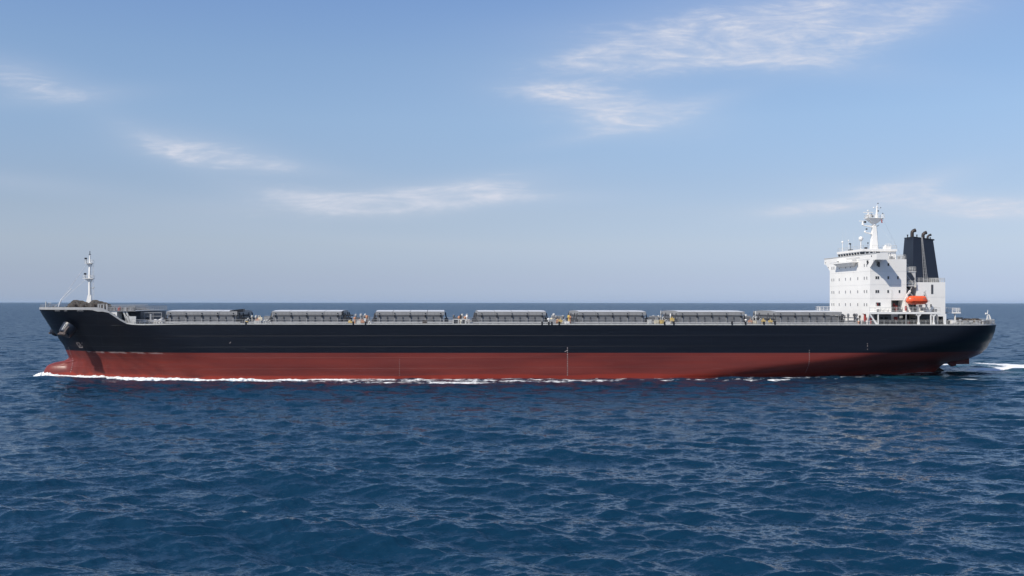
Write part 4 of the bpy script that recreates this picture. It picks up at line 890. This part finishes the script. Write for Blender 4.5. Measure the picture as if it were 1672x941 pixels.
# ------------------------------------------------------------------ the sea
def sea():
    rng = np.random.default_rng(11)
    na = 1500; fine = np.linspace(-R(41), R(41), na); coarse = np.linspace(R(41), 2*np.pi-R(41), 110)[1:-1]
    ang = np.concatenate([fine, coarse]); NA = len(ang)
    v = np.concatenate([np.linspace(1100, 620, 60, endpoint=False), np.linspace(620, 24, 1000, endpoint=False), np.geomspace(24, .7, 70)])
    rad = HC*F/v; rad = np.concatenate([[6.0, 12.0, 18.0], rad]); NR = len(rad)
    A, Rr = np.meshgrid(ang, rad); Xw = np.sin(A)*Rr; Yw = np.cos(A)*Rr
    dr = np.gradient(rad)[:,None]*np.ones((1,NA)); dc = np.where(np.abs(A) <= R(41)+1e-6, Rr*R(82)/na, Rr*R(2.5))
    nx, ny = np.sin(A), np.cos(A)
    lost = np.zeros_like(Xw)+4e-5; kept = np.zeros_like(Xw); Zd = np.zeros_like(Xw); DX = np.zeros_like(Xw); DY = np.zeros_like(Xw); slope = np.zeros_like(Xw)
    N = 150; lam = np.geomspace(0.75, 34, N); wind = R(-100)    # travelling towards the camera and a little across
    for i in range(N):
        L_ = lam[i]; k = 2*np.pi/L_
        sp = .34 if L_ > 5 else .52
        th = wind+rng.normal(0, sp)
        kx, ky = k*np.cos(th), k*np.sin(th)
        amp = .0062*L_**.98*np.exp(-(L_/12.0)**1.8)*(.92 if L_ < 3 else 1.0)+ (.0085*L_ * np.exp(-((L_-22)/7)**2))*.22
        amp *= .6+.8*rng.random()
        ph = rng.random()*2*np.pi
        pr = np.abs(kx*nx+ky*ny)*dr; pc = np.abs(kx*ny-ky*nx)*dc
        w = np.clip((2.8-np.maximum(pr, pc))/1.1, 0, 1)
        lost += (amp*k)**2/2*(1-w*w); kept += (amp*k)**2/2*w*w
        if w.max() <= 0: continue
        P = kx*Xw+ky*Yw+ph
        s, c = np.sin(P), np.cos(P)
        Zd += amp*w*c; q = .52
        DX -= q*amp*w*s*np.cos(th); DY -= q*amp*w*s*np.sin(th); slope += amp*w*k*c*q
    0 and print('SLOPE near', kept[300,700]**.5, 'lost near', lost[300,700]**.5, 'lost 225m', lost[-300,700]**.5, rad[300], rad[-300])
    # patchy sea: gusts roughen some areas
    g = 1+.30*np.sin(Xw*.031+1.3+.8*np.sin(Yw*.02))*np.sin(Yw*.027+.6*np.sin(Xw*.017))
    Zd *= g; DX *= g; DY *= g
    far = np.clip(1-(Rr-900)/5000, 0, 1); lost += kept*(1-far*far); Zd *= far; DX *= far; DY *= far
    # ship's frame, for the hull wash and to calm the water inside the hull
    lx = (Xw-OX)*CS+(Yw-OY)*SN; lyy = -(Xw-OX)*SN+(Yw-OY)*CS
    gx = np.linspace(-109, 106, 216); gb = np.array([half(x, .1) for x in gx])
    b = np.interp(lx, gx, gb, left=0, right=0); dist = -lyy-b
    inlen = np.clip((lx+108)/3, 0, 1)*np.clip((106-lx)/3, 0, 1)
    near = inlen*np.exp(-np.clip(np.abs(dist)-.5, 0, None)/3.0)
    Zd *= (1-.4*near); 
    amp_side = np.interp(lx, [-109,-100,-60,-20,0,40,60,104,112], [1,.85,.72,.62,.56,.50,.52,.64,0])
    foam = inlen*amp_side*np.exp(-((dist-.6)/1.7)**2)*.9
    foam += inlen*np.exp(-((dist-7.5)/2.6)**2)*np.interp(lx, [-109,-60,-20,20,60,80,105], [0,.35,.68,.64,.60,.45,.36])
    foam += inlen*np.exp(-((dist-3.6)/1.6)**2)*np.interp(lx, [-109,-60,-20,20,60,105], [0,.45,.54,.50,.46,.40])
    def seg(px0, py0, px1, py1, wid, s_):
        def g2(px, py): Y = HC*F/(py-(493.3+1.4*px/1672)); return (px-836)/F*Y, Y
        (ax, ay), (bx_, by_) = g2(px0, py0), g2(px1, py1)
        vx, vy = bx_-ax, by_-ay; L2 = vx*vx+vy*vy; t = np.clip(((Xw-ax)*vx+(Yw-ay)*vy)/L2, 0, 1)
        d = np.hypot(Xw-ax-t*vx, Yw-ay-t*vy); return s_*np.exp(-(d/wid)**2)
    foam += seg(1604, 604.2, 1700, 599.0, 3.2, 1.15)+seg(1608, 593.0, 1700, 599.0, 5.0, .95)+seg(1540, 597.0, 1552, 594.5, 1.8, .9)
    foam += seg(1480, 607.5, 1605, 603.8, 1.6, .62)+seg(1570, 619, 1590, 620, 1.6, .68)+seg(1500, 617, 1525, 618.5, 1.4, .6)
    foam += seg(1606, 598.6, 1700, 599.4, 8.0, .50)
    churn = seg(1600, 600, 1700, 599, 22, .8)+seg(1420, 612, 1600, 607, 9, 1.0)
    rough = inlen*0
    # whitecaps: rare steep crests
    sg = slope*g+.35*Zd; nr_ = (Rr > 55)&(Rr < 260)&(np.abs(A) < R(30)); q1 = np.quantile(sg[nr_], .9965); q2 = np.quantile(sg[nr_], .9999)
    cap = np.clip((sg-q1)/(q2-q1), 0, 1)*np.clip((900-Rr)/400, 0, 1)
    V = np.stack([Xw+DX, Yw+DY, Zd], -1).reshape(-1, 3)
    V = np.vstack([V, [[0,0,0]]]); nv = len(V)
    I, J = np.meshgrid(np.arange(NR-1), np.arange(NA), indexing='ij'); J2 = (J+1) % NA
    quads = np.stack([I*NA+J, (I+1)*NA+J, (I+1)*NA+J2, I*NA+J2], -1).reshape(-1, 4)
    J = np.arange(NA); tris = np.stack([np.full(NA, nv-1), J, (J+1) % NA], -1)
    nq, nt_ = len(quads), len(tris)
    me = bpy.data.meshes.new('sea'); me.vertices.add(nv); me.vertices.foreach_set('co', V.astype(np.float32).ravel())
    me.loops.add(nq*4+nt_*3); me.loops.foreach_set('vertex_index', np.concatenate([quads.ravel(), tris.ravel()]).astype(np.int32))
    me.polygons.add(nq+nt_); me.polygons.foreach_set('loop_start', np.concatenate([np.arange(nq)*4, nq*4+np.arange(nt_)*3]).astype(np.int32))
    me.update(calc_edges=True)
    me.polygons.foreach_set('use_smooth', np.ones(nq+nt_, dtype=bool))
    if me.polygons[len(me.polygons)//2].normal.z < 0: me.flip_normals()
    for nm, arr in (('foam', foam), ('cap', cap), ('churn', churn), ('lost', np.sqrt(lost))):
        at = me.attributes.new(nm, 'FLOAT', 'POINT'); at.data.foreach_set('value', np.append(arr.ravel(), 0).astype(np.float32))
    o = bpy.data.objects.new('sea', me); C.objects.link(o); o['kind'] = 'structure'; o['label'] = 'dark blue open sea with small wind waves'
    m = bpy.data.materials.new('sea_water'); m.use_nodes = True; nt = m.node_tree; n = nt.nodes; l = nt.links; bs = n['Principled BSDF']
    def mth(op, a, b=None, c=None, clamp=False):
        q = n.new('ShaderNodeMath'); q.operation = op; q.use_clamp = clamp
        for i, v_ in enumerate((a, b, c)):
            if v_ is None: continue
            if hasattr(v_, 'links'): l.new(v_, q.inputs[i])
            else: q.inputs[i].default_value = v_
        return q.outputs[0]
    tc = n.new('ShaderNodeTexCoord')
    def nz(sc3, det, rough_=.55, rot=0.0, dist=0.0):
        mp = n.new('ShaderNodeMapping'); mp.inputs['Scale'].default_value = sc3; mp.inputs['Rotation'].default_value = (0,0,rot); l.new(tc.outputs['Object'], mp.inputs['Vector'])
        q = n.new('ShaderNodeTexNoise'); q.inputs['Scale'].default_value = 1; q.inputs['Detail'].default_value = det; q.inputs['Roughness'].default_value = rough_; q.inputs['Distortion'].default_value = dist
        l.new(mp.outputs[0], q.inputs['Vector']); return q.outputs['Fac']
    def att(nm): q = n.new('ShaderNodeAttribute'); q.attribute_name = nm; return q.outputs['Fac']
    fn = nz((.55,.35,1), 9, .68); fn2 = nz((.10,.5,1), 5, .6); fn3 = nz((3.0,6.5,1), 6, .75)
    f1 = mth('MULTIPLY_ADD', mth('ADD', mth('MULTIPLY', fn, .55), mth('MULTIPLY', fn2, .45)), 1.25, mth('MULTIPLY', att('foam'), .75))
    f1 = mth('MULTIPLY', mth('SUBTRACT', f1, 1.02), 6.5, clamp=True)
    f2 = mth('MULTIPLY', mth('SUBTRACT', mth('MULTIPLY_ADD', fn3, 2.2, mth('MULTIPLY', att('cap'), .5)), 1.50), 2.2, clamp=True)
    f2 = mth('MULTIPLY', f2, mth('MULTIPLY', att('cap'), 3.0, clamp=True))
    mask = mth('MAXIMUM', f1, mth('MULTIPLY', f2, .32))
    mxx = n.new('ShaderNodeMix'); mxx.data_type = 'RGBA'; mxx.inputs['A'].default_value = (.0020,.0225,.050,1); mxx.inputs['B'].default_value = (.006,.05,.06,1); l.new(att('churn'), mxx.inputs['Factor'])
    mx2 = n.new('ShaderNodeMix'); mx2.data_type = 'RGBA'; l.new(mask, mx2.inputs['Factor']); l.new(mxx.outputs['Result'], mx2.inputs['A']); mx2.inputs['B'].default_value = (.82,.84,.86,1)
    l.new(mx2.outputs['Result'], bs.inputs['Base Color'])
    bs.inputs['IOR'].default_value = 1.42
    l.new(mth('MULTIPLY_ADD', mask, .6, mth('MULTIPLY_ADD', att('lost'), .92, .07), clamp=True), bs.inputs['Roughness'])
    # ripples finer than the mesh carries
    def nzc(sc3, det, rough_, rot=0.0):
        mp = n.new('ShaderNodeMapping'); mp.inputs['Scale'].default_value = sc3; mp.inputs['Rotation'].default_value = (0,0,rot); l.new(tc.outputs['Object'], mp.inputs['Vector'])
        q = n.new('ShaderNodeTexNoise'); q.inputs['Scale'].default_value = 1; q.inputs['Detail'].default_value = det; q.inputs['Roughness'].default_value = rough_
        l.new(mp.outputs[0], q.inputs['Vector'])
        sub = n.new('ShaderNodeVectorMath'); sub.operation = 'SUBTRACT'; sub.inputs[1].default_value = (.5,.5,.5); l.new(q.outputs['Color'], sub.inputs[0]); return sub.outputs[0]
    def vscale(v, f):
        q = n.new('ShaderNodeVectorMath'); q.operation = 'SCALE'; l.new(v, q.inputs[0])
        if hasattr(f, 'links'): l.new(f, q.inputs['Scale'])
        else: q.inputs['Scale'].default_value = f
        return q.outputs[0]
    def vadd(a, b): q = n.new('ShaderNodeVectorMath'); q.operation = 'ADD'; l.new(a, q.inputs[0]); l.new(b, q.inputs[1]); return q.outputs[0]
    RIP, LOST = 1.0, 15.0
    sl = vadd(vscale(nzc((2.0,4.2,1), 6, .70, .12), RIP), vscale(nzc((.22,.42,1), 5, .75, -.1), mth('MULTIPLY', att('lost'), LOST)))
    sl = vadd(sl, vscale(nzc((3.2,7.5,1), 4, .62, -.22), .8))
    flat = n.new('ShaderNodeVectorMath'); flat.operation = 'MULTIPLY'; flat.inputs[1].default_value = (.8,1.0,0); l.new(sl, flat.inputs[0])
    geo = n.new('ShaderNodeNewGeometry'); ad = vadd(geo.outputs['Normal'], flat.outputs[0])
    nn = n.new('ShaderNodeVectorMath'); nn.operation = 'NORMALIZE'; l.new(ad, nn.inputs[0]); l.new(nn.outputs[0], bs.inputs['Normal'])
    me.materials.append(m)
    return o
sea()

# ------------------------------------------------------------------ daylight
sun_l = Vector((-4.6, -3.5, 6.0)); sw = Vector((sun_l.x*CS-sun_l.y*SN, sun_l.x*SN+sun_l.y*CS, sun_l.z)).normalized()
elev = math.asin(sw.z); az = math.atan2(sw.x, sw.y)
world = bpy.data.worlds.new('World'); bpy.context.scene.world = world; world.use_nodes = True
nt = world.node_tree; n = nt.nodes; l = nt.links; bg = n['Background']
sky = n.new('ShaderNodeTexSky'); sky.sky_type = 'NISHITA'; sky.sun_disc = False; sky.sun_elevation = elev; sky.sun_rotation = az
sky.altitude = 0; sky.air_density = 1.0; sky.dust_density = 0.3; sky.ozone_density = 3.0
SKY_STRENGTH = .14
def mth(op, a, b=None, c=None, clamp=False):
    q = n.new('ShaderNodeMath'); q.operation = op; q.use_clamp = clamp
    for i, v_ in enumerate((a, b, c)):
        if v_ is None: continue
        if hasattr(v_, 'links'): l.new(v_, q.inputs[i])
        else: q.inputs[i].default_value = v_
    return q.outputs[0]
tc = n.new('ShaderNodeTexCoord'); sep = n.new('ShaderNodeSeparateXYZ'); l.new(tc.outputs['Generated'], sep.inputs[0])
dy = mth('MAXIMUM', sep.outputs['Y'], .05); U = mth('DIVIDE', sep.outputs['X'], dy); W = mth('DIVIDE', sep.outputs['Z'], dy)
cmb = n.new('ShaderNodeCombineXYZ'); l.new(U, cmb.inputs[0]); l.new(W, cmb.inputs[1])
def cn(sx, sy, det, rough_, dist, rot=0, off=0):
    mp = n.new('ShaderNodeMapping'); mp.inputs['Scale'].default_value = (sx, sy, 1); mp.inputs['Rotation'].default_value = (0,0,rot); mp.inputs['Location'].default_value = (off, off*.7, 0); l.new(cmb.outputs[0], mp.inputs['Vector'])
    q = n.new('ShaderNodeTexNoise'); q.inputs['Scale'].default_value = 1; q.inputs['Detail'].default_value = det; q.inputs['Roughness'].default_value = rough_; q.inputs['Distortion'].default_value = dist
    l.new(mp.outputs[0], q.inputs['Vector']); return q.outputs['Fac']
blobs = [ # centre, half extents (pixels of arc), tilt, weight
 (1270,35,260,48,8,1.0),(1120,75,150,22,14,.75),(980,92,80,10,6,.5),(1030,188,90,24,-2,1.1),(1110,178,70,10,14,.6),(905,150,60,11,-4,.7),(965,222,70,8,10,.4),(1250,95,170,16,-6,.6),
 (25,125,80,20,-12,.9),(110,158,90,11,4,.5),(345,250,90,20,-10,.95),(250,232,60,14,-25,.45),(420,268,100,9,-6,.5),(610,330,200,17,2,.95),(740,314,95,14,10,.9),(500,322,90,10,-8,.55),(850,322,110,7,0,.35),
 (30,298,100,11,-6,.45),(1500,299,60,12,14,.95),(1440,310,80,10,-4,.6),(1580,342,130,14,-2,1.0),(1300,343,70,10,6,.8),(1650,335,80,12,0,.7),(1480,40,90,20,20,.5),(600,390,200,8,-4,.18),(1150,340,120,8,3,.15)]
tot = None
for px, py, a, b, tilt, w in blobs:
    u0 = (px-836)/F; w0 = (494-py)/F; t = R(tilt)
    du = mth('SUBTRACT', U, u0); dw = mth('SUBTRACT', W, w0)
    e1 = mth('DIVIDE', mth('ADD', mth('MULTIPLY', du, math.cos(t)), mth('MULTIPLY', dw, math.sin(t))), a/F)
    e2 = mth('DIVIDE', mth('SUBTRACT', mth('MULTIPLY', dw, math.cos(t)), mth('MULTIPLY', du, math.sin(t))), b/F)
    rr = mth('ADD', mth('MULTIPLY', e1, e1), mth('MULTIPLY', e2, e2))
    g = mth('MULTIPLY', mth('EXPONENT', mth('MULTIPLY', rr, -.42)), w)
    tot = g if tot is None else mth('ADD', tot, g)
tot = mth('MINIMUM', tot, 1.15)
wisp = mth('ADD', mth('ADD', mth('MULTIPLY', cn(8, 30, 10, .60, 2.0, .22), .42), mth('MULTIPLY', cn(10, 62, 10, .60, 2.6, -.24, 3), .36)), mth('MULTIPLY', cn(34, 95, 8, .62, 2.0, .30, 7), .13))
w_ = mth('MULTIPLY', mth('SUBTRACT', wisp, mth('SUBTRACT', .56, mth('MULTIPLY', tot, .25))), 3.3, clamp=True)
cloud = mth('MULTIPLY_ADD', mth('MULTIPLY', w_, w_), mth('MINIMUM', mth('MULTIPLY', tot, 1.0), .85), mth('MULTIPLY', tot, .24), clamp=True)
hz = n.new('ShaderNodeMix'); hz.data_type = 'RGBA'; hz.inputs['B'].default_value = (5.0,5.15,5.8,1)
GR = [(0.0, (0.444, 0.563, 1)), (0.0091, (0.441, 0.553, 0.959)), (0.0343, (0.461, 0.524, 0.845)), (0.0544, (0.498, 0.533, 0.783)), (0.0946, (0.615, 0.59, 0.729)), (0.1446, (0.688, 0.633, 0.714)), (0.1942, (0.738, 0.685, 0.743)), (0.2917, (0.872, 0.832, 0.852)), (0.3862, (0.903, 0.89, 0.916)), (0.4699, (0.882, 0.896, 0.977)), (1.0, (0.882, 0.896, 0.977))]
gr = n.new('ShaderNodeValToRGB'); gr.color_ramp.interpolation = 'LINEAR'
el_ = gr.color_ramp.elements
while len(el_) < len(GR): el_.new(.5)
for e_, (p_, c_) in zip(el_, GR): e_.position = p_; e_.color = (*c_, 1)
l.new(mth('DIVIDE', sep.outputs['Z'], .6), gr.inputs['Fac'])
skm = n.new('ShaderNodeMix'); skm.data_type = 'RGBA'; skm.blend_type = 'MULTIPLY'; skm.inputs['Factor'].default_value = 1
l.new(sky.outputs[0], skm.inputs['A']); l.new(gr.outputs['Color'], skm.inputs['B'])
l.new(skm.outputs['Result'], hz.inputs['A']); l.new(mth('MULTIPLY', cloud, .85), hz.inputs['Factor'])
l.new(hz.outputs['Result'], bg.inputs['Color']); bg.inputs['Strength'].default_value = SKY_STRENGTH
sun = bpy.data.lights.new('sun', 'SUN'); sun.energy = 5.0; sun.angle = R(.53); sun.color = (1.0,.925,.81)
so_ = bpy.data.objects.new('sun', sun); C.objects.link(so_); so_.rotation_euler = sw.to_track_quat('Z', 'Y').to_euler()
so_.location = (-100, -60, 150)

# ------------------------------------------------------------------ the air: thin sea haze, one closed box
mb = MB(); mb.box(-42000, 42000, -42000, 42000, -6, 60)
hm = bpy.data.materials.new('haze_air'); hm.use_nodes = True; hn = hm.node_tree.nodes; hn.remove(hn['Principled BSDF'])
pv = hn.new('ShaderNodeVolumePrincipled'); pv.inputs['Color'].default_value = (.60,.79,1,1); pv.inputs['Density'].default_value = 1.6e-5; pv.inputs['Anisotropy'].default_value = 0
hm.node_tree.links.new(pv.outputs[0], hn['Material Output'].inputs['Volume'])
hz_o = mb.build('haze', hm); hz_o['kind'] = 'stuff'; hz_o['label'] = 'thin pale haze over the sea towards the horizon'
# ------------------------------------------------------------------ camera
cam = bpy.data.cameras.new('camera'); co = bpy.data.objects.new('camera', cam); C.objects.link(co)
co.location = (0, 0, HC); cam.sensor_width = 36; cam.lens = 36*F/1672
co.rotation_euler = (R(90), R(-.048), 0); cam.shift_y = (494.0-470.5)/1672
cam.clip_start = .5; cam.clip_end = 90000
sc = bpy.context.scene; sc.camera = co
sc.view_settings.view_transform = 'Standard'; sc.view_settings.look = 'None'; sc.view_settings.exposure = 0.0; sc.view_settings.gamma = 1
sc.cycles.max_bounces = 6; sc.cycles.diffuse_bounces = 3; sc.cycles.glossy_bounces = 3; sc.cycles.sample_clamp_indirect = 6
